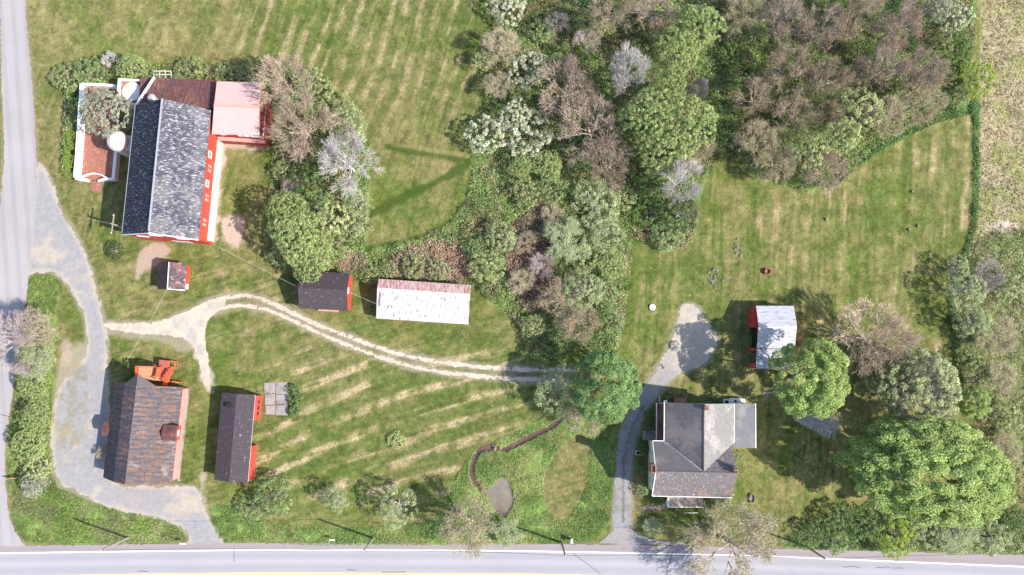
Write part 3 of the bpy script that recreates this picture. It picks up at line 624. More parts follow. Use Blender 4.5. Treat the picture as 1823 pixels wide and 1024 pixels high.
# walled brick yard
yc = W(172, 240, 0)
yard = empty('yard_wall', (yc.x, yc.y, 0), 0, 'thick white masonry wall enclosing a brick yard, with a curved gateway at the bottom', 'wall')
def YL(px, py, h=0): p = W(px, py, h); return Vector((p.x - yc.x, p.y - yc.y, h))
def wall_run(pts, th, h, name, mat='white', parent=yard):
    b = MB()
    L1 = []; R1 = []
    for i, p in enumerate(pts):
        d = (pts[min(i + 1, len(pts) - 1)] - pts[max(i - 1, 0)]).normalized(); n = Vector((-d.y, d.x, 0)) * th / 2; L1.append(p + n); R1.append(p - n)
    m = len(pts); hs = h if isinstance(h, list) else [h] * m
    b.v = [(p.x, p.y, 0) for p in L1] + [(p.x, p.y, 0) for p in R1] + [(p.x, p.y, hs[i]) for i, p in enumerate(L1)] + [(p.x, p.y, hs[i]) for i, p in enumerate(R1)]
    for i in range(m - 1): b.f += [(i, i + 1, 2 * m + i + 1, 2 * m + i), (m + i + 1, m + i, 3 * m + i, 3 * m + i + 1), (2 * m + i, 2 * m + i + 1, 3 * m + i + 1, 3 * m + i)]
    b.f += [(0, 2 * m, 3 * m, m), (m - 1, 2 * m - 1, 4 * m - 1, 3 * m - 1)]
    return b.build(name, M[mat], parent)
wall_run([YL(154, 155), YL(150, 215), YL(146, 280), YL(142.5, 320)], .38, 1.7, 'wall_section')
wall_run([YL(142.5, 321), YL(150, 321), YL(160, 323)], .38, [1.5, 1.2, .5], 'wall_section')
wall_run([YL(176, 323), YL(190, 321), YL(207, 321)], .3, [.4, 1.0, 1.2], 'wall_section')
wall_run([YL(208, 322), YL(211, 290), YL(213, 268)], .42, 1.3, 'wall_section')
wall_run([YL(154, 155), YL(185, 156), YL(213, 158)], .35, 1.5, 'wall_section')
gate = [YL(144 + t * 62, 318 - 9.0 * math.sin(min(1, t * 1.15) * math.pi) + 3 * t) for t in np.linspace(0, 1, 16)]
wall_run(gate, .14, [.7] * 16, 'gate_kerb')
b = MB(); P = [YL(*q) for q in ((155, 156), (213, 158), (212, 270), (208, 320), (143.5, 320), (149, 240))][::-1]
b.poly([(p.x, p.y, .05) for p in P]).build('brick_floor', M['brickfloor'], yard)
flat_poly('brick_path', [(163, 322), (178, 322), (183, 335), (178, 344), (166, 343), (161, 334)], .05, 'brickfloor', 1)
# wooden rack behind the barn
c = W(291, 133, 1); rk = empty('timber_rack', (c.x, c.y, 0), 0, 'open white timber rack sticking out behind the brown barn wing', 'rack')
MB().bar((-1.3, .35, 1.5), (1.3, .35, 1.5), .12).bar((-1.3, -.1, 1.3), (1.3, -.1, 1.3), .12).build('rail', M['whitewall'], rk)
b = MB()
for x in (-1.25, -.4, .4, 1.25): b.box(x - .06, -.55, 0, x + .06, -.43, 1.3).bar((x, -.5, 1.3), (x, .4, 1.42), .09)
each(b, 'post', M['whitewall'], rk)

# ---- small patchy shed
sh, L = frame('shed', (301, 466.5), (297.9, 514.5), 3.4, 'smallest red shed with a patchy half white roof, below the big barn', 'shed'); hy = L / 2
slopes(sh, [(-1.95, 2.0, 0, 3.4, 'small_roof_w'), (0, 3.4, 1.95, 2.0, 'small_roof_e')], -hy, hy, .1)
gable_shell(sh, -1.75, 1.75, -hy + .15, hy - .15, 2.0, 2.0, 0, 3.25, ('red', 'redx'))
MB().bar((0, -hy, 3.42), (0, hy, 3.42), .12, .05).build('ridge_cap', M['white'], sh)
trim(sh, [(0, -hy - .02, 3.36), (1.95, -hy - .02, 1.98)], .1)
MB().box(1.751, -1.7, .2, 1.8, -.9, 1.8).build('door', M['whitewall'], sh)

# ---- lower left barn with a gambrel roof
b2, L = frame('barn', (243.5, 685.5), (222.6, 862.6), 7.0, 'barn with rusty brown gambrel roof, pink side wall and orange deck by the gravel yard', 'barn'); hy = L / 2
slopes(b2, [(-4.75, 3.0, -2.12, 5.8, 'tin_brown'), (-2.12, 5.8, 0, 7.0, 'tin_brown'), (0, 7.0, 2.12, 5.8, 'tin_mix'), (2.12, 5.8, 4.75, 3.0, 'tin_mix')], -hy, hy, .12)
b = MB(); b.v = [(-2.12, hy, 5.8), (0, hy, 7.0), (0, hy + 1.45, 7.15), (-2.12, hy, 5.7), (0, hy, 6.9), (0, hy + 1.45, 7.05)]; b.f = [(0, 1, 2), (5, 4, 3), (0, 2, 5, 3), (1, 4, 5, 2), (0, 3, 4, 1)]; b.build('hood', M['slatex'], b2)
b = MB(); b.v = [(2.12, hy, 5.8), (0, hy, 7.0), (0, hy + 1.45, 7.15), (2.12, hy, 5.7), (0, hy, 6.9), (0, hy + 1.45, 7.05)]; b.f = [(0, 2, 1), (3, 4, 5), (0, 3, 5, 2), (1, 2, 5, 4), (0, 1, 4, 3)]; b.build('hood', M['slatex'], b2)
gable_shell(b2, -4.55, 4.55, -hy + .2, hy - .2, 3.05, 3.05, 0, 6.85, ('pinkwall', 'redx'), breaks=((-2.1, 5.68), (2.1, 5.68)))
MB().bar((0, -hy, 7.03), (0, hy, 7.03), .09, .05).build('ridge_cap', M['grey_metal'], b2)
MB().box(2.04, -hy, 5.84, 2.14, hy, 5.88).build('flashing', M['grey_metal'], b2)
MB().bar((4.5, -hy + .1, .15), (4.9, -hy + .1, .15), .3, .3).box(4.56, -hy + .2, 0, 4.75, hy - .2, .35).build('foundation', M['concrete'], b2)
# left lean gable and right dormer
def dormer(root, cx_, cy_, wx_, wy_, h0, hr, mroof, mwall, name, zb=0):
    d = MB().box(cx_ - wx_ / 2 + .08, cy_ - wy_ / 2 + .08, zb, cx_ + wx_ / 2 - .08, cy_ + wy_ / 2 - .08, h0 - .05).build(name, M[mwall], root)
    MB().slab([(cx_ - wx_ / 2, cy_ - wy_ / 2, h0), (cx_ + wx_ / 2, cy_ - wy_ / 2, h0), (cx_ + wx_ / 2, cy_, hr), (cx_ - wx_ / 2, cy_, hr)], .08).build('dormer_roof', M[mroof], d)
    MB().slab([(cx_ - wx_ / 2, cy_, hr), (cx_ + wx_ / 2, cy_, hr), (cx_ + wx_ / 2, cy_ + wy_ / 2, h0), (cx_ - wx_ / 2, cy_ + wy_ / 2, h0)], .08).build('dormer_roof', M[mroof], d)
    return d
v = loc(b2, 195, 764.5, 2.9); dormer(b2, v.x - .1, v.y, 1.7, 2.0, 2.8, 3.2, 'brown_roof', 'redold', 'lean_to')
v = loc(b2, 303, 771, 5.0); dm = dormer(b2, v.x - .1, v.y, 2.0, 2.1, 4.75, 5.4, 'brown_roof', 'red', 'dormer', zb=3.4)
wall_window(b2, v.x + .83, v.y, 4.0, .8, .6, 'x', 1)
# orange deck and stair
def D(px, py, h): return loc(b2, px, py, h)
hd = 2.6
k = [D(246, 676, hd), D(286, 678, hd), D(281.5, 653, hd), D(246.5, 652, hd)]
MB().slab(k, .15).build('deck_floor', M['deckwood'], b2)
b = MB()
for p, q in ((k[0], k[3]), (k[3], k[2])):
    for z in (.5, .95): b.bar(p + Vector((0, 0, z)), q + Vector((0, 0, z)), .1, .14)
    n = 8
    for i in range(n + 1):
        r = p.lerp(q, i / n); b.bar(r, r + Vector((0, 0, .95)), .06)
b.build('railing', M['orange'], b2)
kk = [D(276, 671, hd + .9), D(281, 672, hd + .9), D(284, 654, hd + .9), D(279.5, 654, hd + .9)]
MB().slab(kk, .9).build('bench', M['orange'], b2)
b = MB()
for x, y in ((247, 653), (264, 653), (281, 654)): r = D(x, y, hd); b.bar((r.x, r.y, 0), (r.x, r.y, hd), .14)
each(b, 'post', M['orange'], b2)
# stair from deck edge down to the right and up
s0 = D(286, 676, 2.5); s1 = D(300.5, 654, .9); dv = s1 - s0; side = Vector((dv.y, -dv.x, 0)).normalized()
b = MB()
for o_ in (-.62, .62): b.bar(s0 + side * o_, s1 + side * o_, .12, .28); b.bar(s0 + side * o_ + Vector((0, 0, .9)), s1 + side * o_ + Vector((0, 0, .9)), .2, .1)
for o_ in (-.62, .62):
    for i in range(5): r = s0.lerp(s1, i / 4) + side * o_; b.bar(r, r + Vector((0, 0, .9)), .07)
b.build('stair_rail', M['orange'], b2)
b = MB()
for i in range(11): r = s0.lerp(s1, (i + .5) / 11); b.bar(r - side * .55, r + side * .55, .2, .05)
each(b, 'tread', M['brickred'], b2)
w0 = D(292, 686, 2.4); w1 = D(306, 661, .9); b = MB(); b.bar(w0, w1, .4, .3); b.build('stair_rail', M['orange'], b2)
k = [D(283, 653, 1.6), D(297, 655, 1.6), D(299, 642.5, 1.6), D(283.5, 640.5, 1.6)]
MB().slab(k, .15).build('landing_roof', M['brickred'], b2)
k = [D(297, 655, 1.2), D(311, 655, 1.2), D(312, 644.5, 1.2), D(299.5, 643, 1.2)]
b = MB().bar(k[0], k[1], .14).bar(k[1], k[2], .1).bar(k[2], k[3], .12).bar(k[3], k[0], .5, .3)
for q in k: b.bar((q.x, q.y, 0), q, .12)
b.build('landing_frame', M['orange'], b2)
b = MB(); q1 = D(298, 680, 1.2); q2 = D(320, 681, 1.0); b.bar(q1, q2, .14); b.bar((q2.x, q2.y, 0), q2, .12); b.bar(D(293, 686, 2.0), D(299, 675, 1.6), .5, .4)
b.build('brace', M['orange'], b2)

# ---- long narrow shed
ls, L = frame('shed', (420.5, 701.5), (407, 858.5), 3.7, 'long narrow red shed with dark shingle roof, partly open on its right side', 'shed'); hy = L / 2
slopes(ls, [(-2.35, 2.6, 0, 3.5, 'slate'), (0, 3.5, 2.35, 2.75, 'slate')], -hy, hy, .1)
xw = 2.1
MB().box(-2.15, -hy + .15, 0, -2.03, hy - .15, 2.6).build('wall', M['redold'], ls)
for yy in (-hy + .15, hy - .27):
    b = MB(); P1 = [(-2.15, yy, 0), (xw, yy, 0), (xw, yy, 2.65), (0, yy, 3.38), (-2.15, yy, 2.6)]; P2 = [(x, yy + .12, z) for x, _, z in P1]; b.v = P1 + P2
    b.f = [(0, 1, 2, 3, 4), (9, 8, 7, 6, 5)] + [(i, (i + 1) % 5, 5 + (i + 1) % 5, 5 + i) for i in range(5)]; b.build('wall', M['redx'], ls)
MB().box(xw, hy - 3.5, 0, xw + .55, hy - .15, 2.45).build('bay', M['red'], ls)
MB().slab([(xw, hy - 3.5, 2.62), (xw + .55, hy - 3.5, 2.48), (xw + .55, hy - .15, 2.48), (xw, hy - .15, 2.62)], .05).build('bay_roof', M['red'], ls)
each(MB().box(xw + .5, hy - 2.9, 1.3, xw + .57, hy - 2.4, 2.1).box(xw + .5, hy - 2.1, 1.3, xw + .57, hy - 1.6, 2.1).box(xw + .5, hy - 1.2, 1.3, xw + .57, hy - .8, 2.1), 'window', M['dark'], ls)
MB().box(xw - .12, -hy + .271, 0, xw, -hy + 4.9, 2.6).build('wall', M['red'], ls)
MB().box(xw, -hy + .15, 0, xw + .35, -hy + 4.9, 2.5).build('wall', M['red'], ls)
MB().box(xw - 1.2, -hy + 4.9, 0, xw - 1.1, hy - 3.5, 2.7).build('inner_wall', M['dark'], ls)  # near-black wall, the shade of the open recess put into its colour
v = loc(ls, 407, 721.5, 3.3); MB().box(v.x - .3, v.y - .35, 3.15, v.x + .35, v.y + .35, 3.45).build('roof_hatch', M['dark'], ls)
trim(ls, [(2.37, -hy, 2.7), (2.37, hy, 2.7)], .045, 'whitewall')

# ---- dark roofed shed by the track
ds, L = frame('shed', (530.3, 512.8), (617.6, 517), 4.4, 'medium red shed with a dark ribbed metal roof beside the dirt track', 'shed'); hy = L / 2
# ridge runs left-right: local +y points left in the photo, +x towards the top
slopes(ds, [(-2.75, 2.9, 0, 4.4, 'slate'), (0, 4.4, 2.5, 3.0, 'slate')], -hy, hy, .1)
gable_shell(ds, -2.55, 2.3, -hy + .1, hy - .15, 2.95, 3.05, 0, 4.25, ('redx', 'red'))
wall_window(ds, .05, -hy + .1, 2.6, .9, .6, 'y', -1, pane_m='white')
MB().box(-2.9, -1.6, .1, -2.56, .9, 2.1).build('sliding_door', M['pinkwall'], ds)

# ---- long white roofed shed
wr, L = frame('shed', (671.5, 512.5), (837, 523.5), 3.6, 'long low shed with a white tin roof streaked with rust', 'shed'); hy = L / 2
slopes(wr, [(-4.2, 2.3, 0, 3.6, 'white_tin'), (0, 3.6, 1.3, 3.0, 'rust_tin')], -hy, hy, .08)
gable_shell(wr, -4.0, 1.15, -hy + .2, hy - .2, 2.3, 3.0, 0, 3.45, ('redold', 'redold'))
b = MB()
for i in range(6): b.box(-4.12, -hy + .4 + i * (2 * hy - .8) / 5 - .08, 0, -4.0, -hy + .4 + i * (2 * hy - .8) / 5 + .08, 2.25)
each(b, 'post', M['whitewall'], wr)
MB().box(1.151, -hy + .6, .4, 1.25, hy - .6, 2.6).build('shutter', M['redold'], wr)
v = loc(wr, 678, 533, 3.1); MB().slab([(v.x - 1.0, v.y - .09, 3.12), (v.x + 1.0, v.y - .09, 3.6), (v.x + 1.0, v.y + .09, 3.6), (v.x - 1.0, v.y + .09, 3.12)], .04).build('rust_strip', M['rust_tin'], wr)

# ---- right outbuilding
ob, L = frame('garage', (1350.8, 580.5), (1419, 580.5), 4.3, 'red outbuilding with a pale tin roof and lean-to, next to the round bright maple', 'garage'); hy = L / 2
slopes(ob, [(-3.1, 3.05, 0, 4.3, 'grey_tin'), (0, 4.3, 2.85, 3.1, 'grey_tin')], -hy, hy, .08)
slopes(ob, [(-5.9, 2.35, -3.14, 2.97, 'grey_tin2')], -hy + .3, hy, .08)
MB().box(-3.1, hy - .62, 0, 0.2, hy - .5, 3.0).build('wall', M['dark'], ob)  # near-black sheet painted as the shade behind the open bay
gable_shell(ob, -2.95, 2.7, -hy + .15, hy - .2, 3.0, 3.05, 0, 4.15, ('redold', 'red'))
MB().box(-.1, hy - .2, 0, 2.65, hy + .35, 2.75).build('bay', M['red'], ob)
MB().box(-2.9, hy - .205, .1, -.2, hy - .08, 2.6).build('bay_shade_panel', M['dark'], ob)  # solid near-black panel painted as the shade inside the open bay
MB().box(-5.7, -hy + .4, 0, -5.58, hy - .15, 2.3).box(-5.57, -hy + .4, 0, -2.96, -hy + .5, 2.3).build('leanto_wall', M['redold'], ob)
each(MB().box(-5.8, hy - .15, 0, -5.1, hy + .25, 2.25).box(-3.4, hy - .15, 0, -2.95, hy + .25, 2.5), 'corner_post', M['red'], ob)
trim(ob, [(-3.12, -hy, 3.06), (-3.12, hy, 3.06)], .07, 'dark', 'seam')
c = W(1347, 603, .6); bt = empty('rowing_boat', (c.x, c.y, .0), 0, 'white upturned rowing boat poking out of the open garage bay', 'boat')
b = MB(); ring = []
for j, (z, s_) in enumerate(((0, 1), (.3, .96), (.5, .7), (.58, .2))):
    for i in range(16):
        t = 2 * math.pi * i / 16; b.v.append((.5 * s_ * math.cos(t), 1.15 * s_ * math.sin(t), z + .1))
for j in range(3):
    for i in range(16): b.f.append((j * 16 + i, j * 16 + (i + 1) % 16, (j + 1) * 16 + (i + 1) % 16, (j + 1) * 16 + i))
b.f.append(tuple(48 + i for i in range(16))); b.build('hull', M['white'], bt)
MB().box(-.03, -1.0, .66, .03, 1.0, .72).build('keel', M['redold'], bt)

# ---- farmhouse
HR, HE = 8.8, 5.8
hs = empty('house', (W(1229, 815, 0).x, W(1229, 815, 0).y, 0), math.radians(-1.2), 'cream farmhouse with crossing grey slate roofs and two porches', 'house')
def H(px, py, h): return loc(hs, px, py, h)
rw_, re_ = H(1168, 837.5, HR), H(1312.5, 843, HR); yr = (rw_.y + re_.y) / 2; xw0 = H(1155, 838, HE + 1).x - .15; xe0 = H(1310, 842, HE + 1).x
xw0 = rw_.x; xe0 = re_.x; ysS = (H(1152, 882, HE).y + H(1307, 886, HE).y) / 2; ysN = 2 * yr - ysS
xr = H(1253, 770, HR).x; xeW = H(1183, 750, HE).x; xeE = 2 * xr - xeW; yN = H(1253, 718.5, HR - 1.5).y
vh = .0
# front block: south slope, north slope in two parts beside the ell
MB().slab([(xw0, ysS, HE), (xe0, ysS, HE), (xe0, yr, HR), (xw0, yr, HR)], .14).build('roof', M['house_front'], hs)
MB().slab([(xw0, yr, HR), (xr, yr, HR), (xeW, ysN, HE), (xw0, ysN, HE)], .14).build('roof', M['house_west'], hs)
MB().slab([(xr + .001, yr, HR), (xe0, yr, HR), (xe0, ysN, HE), (xeE, ysN, HE)] if xe0 > xeE else [(xr + .001, yr, HR), (xe0, yr, HR), (xe0, ysN, HE)], .14).build('roof', M['house_front'], hs)
MB().slab([(xeW + .001, yN, HE), (xr, yN, HR), (xr, yr + .001, HR), (xeW + .001, ysN + .001, HE)], .14).build('roof', M['house_west'], hs)
MB().slab([(xr + .001, yN, HR), (xeE, yN, HE), (xeE, ysN + .001, HE), (xr + .001, yr + .001, HR)], .14).build('roof', M['house_east'], hs)
for pts in ([(xw0, ysS - .05, HE + .02), (xe0, ysS - .05, HE + .02)], [(xw0 - .03, ysS, HE), (xw0 - .03, yr, HR), (xw0 - .03, ysN, HE)], [(xw0, ysN + .05, HE), (xeW - .05, ysN + .05, HE), (xeW - .05, yN, HE)], [(xeE + .05, yN, HE), (xeE + .05, ysN, HE)]):
    trim(hs, pts, .09, 'white', 'gutter')
MB().bar((xr, yN, HR + .03), (xr, yr, HR + .03), .12, .06).bar((xw0, yr, HR + .03), (xe0, yr, HR + .03), .1, .05).build('ridge_cap', M['slatex'], hs)
MB().bar((xeW, ysN, HE + .05), (xr, yr, HR + .03), .12, .05).build('valley', M['grey_tin2'], hs)
i_ = .3
def hgable(x, y0, y1, sgn, mat='cream'):
    b = MB(); ym = (y0 + y1) / 2; P1 = [(x, y0, 0), (x, y1, 0), (x, y1, HE - .1), (x, ym, HR - .25), (x, y0, HE - .1)]; P2 = [(x - .15 * sgn, y, z) for _, y, z in P1]; b.v = P1 + P2
    b.f = [(0, 1, 2, 3, 4), (9, 8, 7, 6, 5)] + [(i, (i + 1) % 5, 5 + (i + 1) % 5, 5 + i) for i in range(5)]; b.build('wall', M[mat], hs)
hgable(xw0 + i_, ysS + i_, ysN - i_, -1); hgable(xe0 - i_, ysS + i_, ysN - i_, 1)
MB().box(xw0 + i_ + .151, ysS + i_, 0, xe0 - i_ - .151, ysS + i_ + .15, HE - .05).build('wall', M['cream'], hs)
MB().box(xw0 + i_ + .151, ysN - i_ - .15, 0, xeW + i_, ysN - i_, HE - .05).build('wall', M['cream'], hs)
MB().box(xeW + i_, ysN - i_, 0, xeW + i_ + .15, yN - i_, HE - .1).box(xeE - i_ - .15, ysN - i_, 0, xeE - i_, yN - i_, HE - .1).build('wall', M['cream'], hs)
b = MB(); P1 = [(xeW + i_ + .151, yN - i_, 0), (xeE - i_ - .151, yN - i_, 0), (xeE - i_ - .151, yN - i_, HE), (xr, yN - i_, HR - .3), (xeW + i_ + .151, yN - i_, HE)]; P2 = [(x, y - .15, z) for x, y, z in P1]; b.v = P1 + P2
b.f = [(4, 3, 2, 1, 0), (5, 6, 7, 8, 9)] + [(i, (i + 1) % 5, 5 + (i + 1) % 5, 5 + i) for i in range(5)]; b.build('wall', M['cream'], hs)
for y in (yr - 2.0, yr + 2.0):
    for z in (1.0, 3.9): wall_window(hs, xw0 + i_, y, z, 1.0, 1.5, 'x', -1)
for x in (-4.5, -2.0, 2.2, 4.4): wall_window(hs, xr + x, ysS + i_, 4.0, 1.0, 1.4, 'y', -1)
for z in (3.9,): wall_window(hs, xr - 1.8, yN - i_, z, 1.0, 1.4, 'y', 1); wall_window(hs, xr + 1.8, yN - i_, z, 1.0, 1.4, 'y', 1)
def chimney(px, py, h, wx_, wy_, z0, flues):
    v = H(px, py, h); c = MB().box(v.x - wx_ / 2, v.y - wy_ / 2, z0, v.x + wx_ / 2, v.y + wy_ / 2, h).build('chimney', M['brick'], hs)
    MB().box(v.x - wx_ / 2 - .05, v.y - wy_ / 2 - .05, h - .25, v.x + wx_ / 2 + .05, v.y + wy_ / 2 + .05, h - .1).build('cap', M['brick'], c)
    b = MB()
    for fx, fy, fw, fh in flues: b.box(v.x + fx - fw, v.y + fy - fh, h + .001, v.x + fx + fw, v.y + fy + fh, h + .02)
    each(b, 'flue', M['dark'], c)
chimney(1164, 835, 10.0, .6, 1.0, 7.0, ((0, 0, .2, .42),)); chimney(1310.5, 837.5, 9.8, .42, .8, 7.0, ((0, .22, .14, .12), (0, -.22, .14, .12)))
chimney(1258.5, 727, 9.4, .5, .55, 6.5, ((0, 0, .09, .09),))
# porches and lean-tos
def porch(pts, mat, zf=0, posts=(), wallm=None):
    o = MB().slab(pts, .12).build('porch_roof', M[mat], hs)
    return o
k = [H(1168.5, 785.5, 3.1), H(1184, 785.5, 3.6), H(1183.5, 719, 3.6), H(1169, 718.5, 3.1)]; porch(k, 'rust_strip')
k[1].x = k[2].x = xeW + i_; MB().box(k[0].x + .3, k[0].y + .1, 0, xeW + i_ - .01, k[3].y - .1, .3).build('porch_floor', M['concrete'], hs)
trim(hs, [(k[0].x, k[0].y, 3.1), (k[3].x, k[3].y, 3.1)], .12, 'white', 'gutter')
b = MB()
for t in (0.02, .33, .66, .98): y = k[0].y + (k[3].y - k[0].y) * t; b.box(k[0].x + .3, y - .07, .3, k[0].x + .44, y + .07, 3.0)
each(b, 'porch_post', M['white'], hs)
e0 = H(1309, 797, 3.5); e1 = H(1345.5, 798, 3.0); e2 = H(1345, 718.5, 3.0); e3 = H(1309, 718.5, 3.5)
e0.x = e3.x = xeE - i_ + .01; MB().slab([e0, e1, e2, e3], .12).build('porch_roof', M['grey_metal'], hs); trim(hs, [e1, e2], .12, 'white', 'gutter')
MB().box(e0.x + .01, e0.y + .2, 0, e1.x - .3, e3.y - .2, 2.9).build('extension_wall', M['cream'], hs)
s0_ = H(1189, 903, 2.9); s1_ = H(1251, 903, 2.9); yy = ysS + i_ - .01
MB().slab([(s0_.x, s0_.y, 2.85), (s1_.x, s1_.y, 2.85), (s1_.x, yy, 3.3), (s0_.x, yy, 3.3)], .12).build('porch_roof', M['porch_roof'], hs)
trim(hs, [(s0_.x, yy, 3.25), (s0_.x, s0_.y, 2.85), (s1_.x, s1_.y, 2.85)], .12, 'white', 'gutter')
MB().box(s0_.x + .2, s0_.y + .2, 0, s1_.x - .2, yy, .35).build('porch_floor', M['concrete'], hs)
b = MB()
for t in (.04, .35, .65, .96): x = s0_.x + (s1_.x - s0_.x) * t; b.box(x - .07, s0_.y + .2, .35, x + .07, s0_.y + .34, 2.8)
each(b, 'porch_post', M['white'], hs)
# brick step and side steps
v = H(1211, 714, .9); MB().box(v.x - .85, v.y - .75, 0, v.x + .85, v.y + .45, .9).build('step', M['brick'], hs)
v = H(1156, 776, .4); MB().box(v.x - .9, v.y - .6, 0, v.x + 1.0, v.y + .5, .4).box(v.x - .9, v.y + .5, 0, v.x + 1.0, v.y + .75, .7).build('step', M['concrete'], hs)
b = MB()
for i in range(5): b.box(v.x - .7 + i * .3, v.y + .8, 0, v.x - .6 + i * .3, v.y + 1.5, .5)
each(b, 'step_tread', M['concrete'], hs)
v = H(1174, 711, 3); MB().bar((v.x, v.y - .7, 3.0), (v.x, v.y + .5, 3.2), .07).build('downpipe', M['white'], hs)
v = H(1184.5, 716, 3.5); MB().lathe([(.28, 3.4), (.28, 3.6), (.1, 3.75)], 14, (v.x, v.y)).build('satellite_dish', M['white'], hs)
# ============================================================ vegetation
def rnd(a, b): return a + (b - a) * RNG.random()
def unit(v): return v / (np.linalg.norm(v, axis=-1, keepdims=True) + 1e-9)
def leaf_quads(P, N, size, C):
    n = len(P); N = unit(N); T = unit(np.cross(N, RNG.normal(size=(n, 3)))); B = np.cross(N, T); s = size[:, None]
    V = np.stack([P - T * s * .5, P - B * s * .36, P + T * s * .5, P + B * s * .36], 1).reshape(-1, 3)
    return V, C
def pick(palette, n, var=.16):
    cols = np.array([p[:3] for p in palette], np.float32); wt = np.array([p[3] for p in palette], float); wt /= wt.sum()
    i = RNG.choice(len(cols), n, p=wt); c = cols[i] * (1 + var * RNG.normal(size=(n, 1))); return np.clip(c, .005, .9).astype(np.float32)
def outline(th, seed, k=.16):
    r = np.random.default_rng(seed); s = 0
    for m in (2, 3, 5, 7): s = s + r.normal() * np.cos(m * th + r.random() * 6.28) / m ** .6
    return 1 + k * s * .6
def crown(R, hc, hv, clumps, rc, per, leaf, palette, seed, irr=.16, clump_var=.14, up=.75, fill=.25, top=.35):
    """clumps of small leaves over the outside of an uneven dome: R radius, hc centre height, hv half height"""
    th = RNG.random(clumps) * 6.283; u = RNG.random(clumps) ** .5
    base = outline(th, seed, irr)
    rad = R * base * (u * .96); z = hc + hv * np.sqrt(np.clip(1 - u ** 2 * .92, 0, 1)) * (1 + .14 * RNG.normal(size=clumps))
    low = RNG.random(clumps) < fill; z = np.where(low, hc + hv * RNG.uniform(-.7, .5, clumps), z); rad = np.where(low, R * base * RNG.uniform(.6, .97, clumps), rad)
    Cn = np.stack([np.cos(th) * rad, np.sin(th) * rad, z], -1)
    rcs = rc * RNG.uniform(.65, 1.35, clumps)
    k = np.repeat(np.arange(clumps), per); n = len(k)
    d = RNG.normal(size=(n, 3)); d[:, 2] = np.abs(d[:, 2]) * 1.0 + .1; outw = unit(Cn - np.array([0, 0, hc])); d = unit(unit(d) + .45 * outw[k])
    rr = RNG.uniform(.6, 1.03, n) ** .6
    P = Cn[k] + d * (rcs[k] * rr)[:, None] * np.array([1, 1, .85])
    N = d * .9 + RNG.normal(size=(n, 3)) * .45 + np.array([.15, -.05, up])
    cv = 1 + clump_var * RNG.normal(size=clumps)
    C = pick(palette, n) * cv[k][:, None]
    return P, N, leaf * RNG.uniform(.6, 1.35, n), np.clip(C, .005, .9).astype(np.float32)
def branches(R, H, spec, seed, spread=1.0, upb=.5):
    """outward-growing limbs; spec = [(children, length/R, jitter)...]; returns levels of (start, mid, end)"""
    z0 = H * .3; nodes = np.array([[0, 0, z0]]); dirs = np.array([[0, 0, 1.0]]); lv = []
    for li, (ch, ln, jit) in enumerate(spec):
        k = np.repeat(np.arange(len(nodes)), ch); n = len(k)
        if li == 0:
            th = np.arange(n) / n * 6.283 + RNG.random(n) * .7; d = np.stack([np.cos(th) * spread, np.sin(th) * spread, RNG.uniform(.4, 1.3, n) * upb * 2], -1); d[0] = (0.1, 0.1, 1)
        else:
            o = nodes[k] - np.array([0, 0, z0 * .6]); d = unit(dirs[k]) * .75 + unit(o) * .55 + RNG.normal(size=(n, 3)) * jit; d[:, 2] += upb * .25
        d = unit(d); L = R * ln * RNG.uniform(.65, 1.25, n)
        L = L * (H - z0) / R ** 1 * 0 + L
        zs = np.clip((H - z0) / R, .6, 1.4)
        e = nodes[k] + d * L[:, None] * np.array([1, 1, zs]); m = (nodes[k] + e) / 2 + RNG.normal(size=(n, 3)) * L[:, None] * .07
        e[:, 2] = np.clip(e[:, 2], .3 * H, H * 1.02)
        lv.append((nodes[k], m, e)); nodes = e; dirs = d
    return lv
def prisms(lv, radii, palette_by_level, sides=3):
    Vs = []; Cs = []
    for (a, m, e), (r0, r1), pal in zip(lv, radii, palette_by_level):
        for p, q, ra, rb in ((a, m, r0, (r0 + r1) / 2), (m, e, (r0 + r1) / 2, r1)):
            d = unit(q - p); o = unit(np.cross(d, np.array([.3, .5, .81]))); u = np.cross(d, o); n = len(p); c = pick(pal, n, .1)
            q = q + d * rb * .3
            for s in range(sides):
                t0 = 6.283 * s / sides; t1 = 6.283 * (s + 1) / sides
                w0 = o * math.cos(t0) + u * math.sin(t0); w1 = o * math.cos(t1) + u * math.sin(t1)
                Vs.append(np.stack([p + w0 * ra, p + w1 * ra, q + w1 * rb, q + w0 * rb], 1).reshape(-1, 3)); Cs.append(c)
    return np.concatenate(Vs), np.concatenate(Cs)
BARK = [(.17, .14, .12, 3), (.24, .2, .17, 1)]
def trunk_mesh(R, H, limbs, barkpal, thick=1.0, flat=.25):
    t0 = .045 * R * thick + .05
    lv = [(np.array([[0, 0, -.1]]), np.array([[.03 * R, .02 * R, H * .16]]), np.array([[0, 0, H * .31]]))] + limbs
    rad = [(t0 * 1.35, t0 * .85), (t0 * .6, t0 * .32), (t0 * .34, t0 * .16)][:len(lv)]
    V, C = prisms(lv, rad, [barkpal] * 3, 6); return quads_mesh('trunk', V, C, M['twig'])
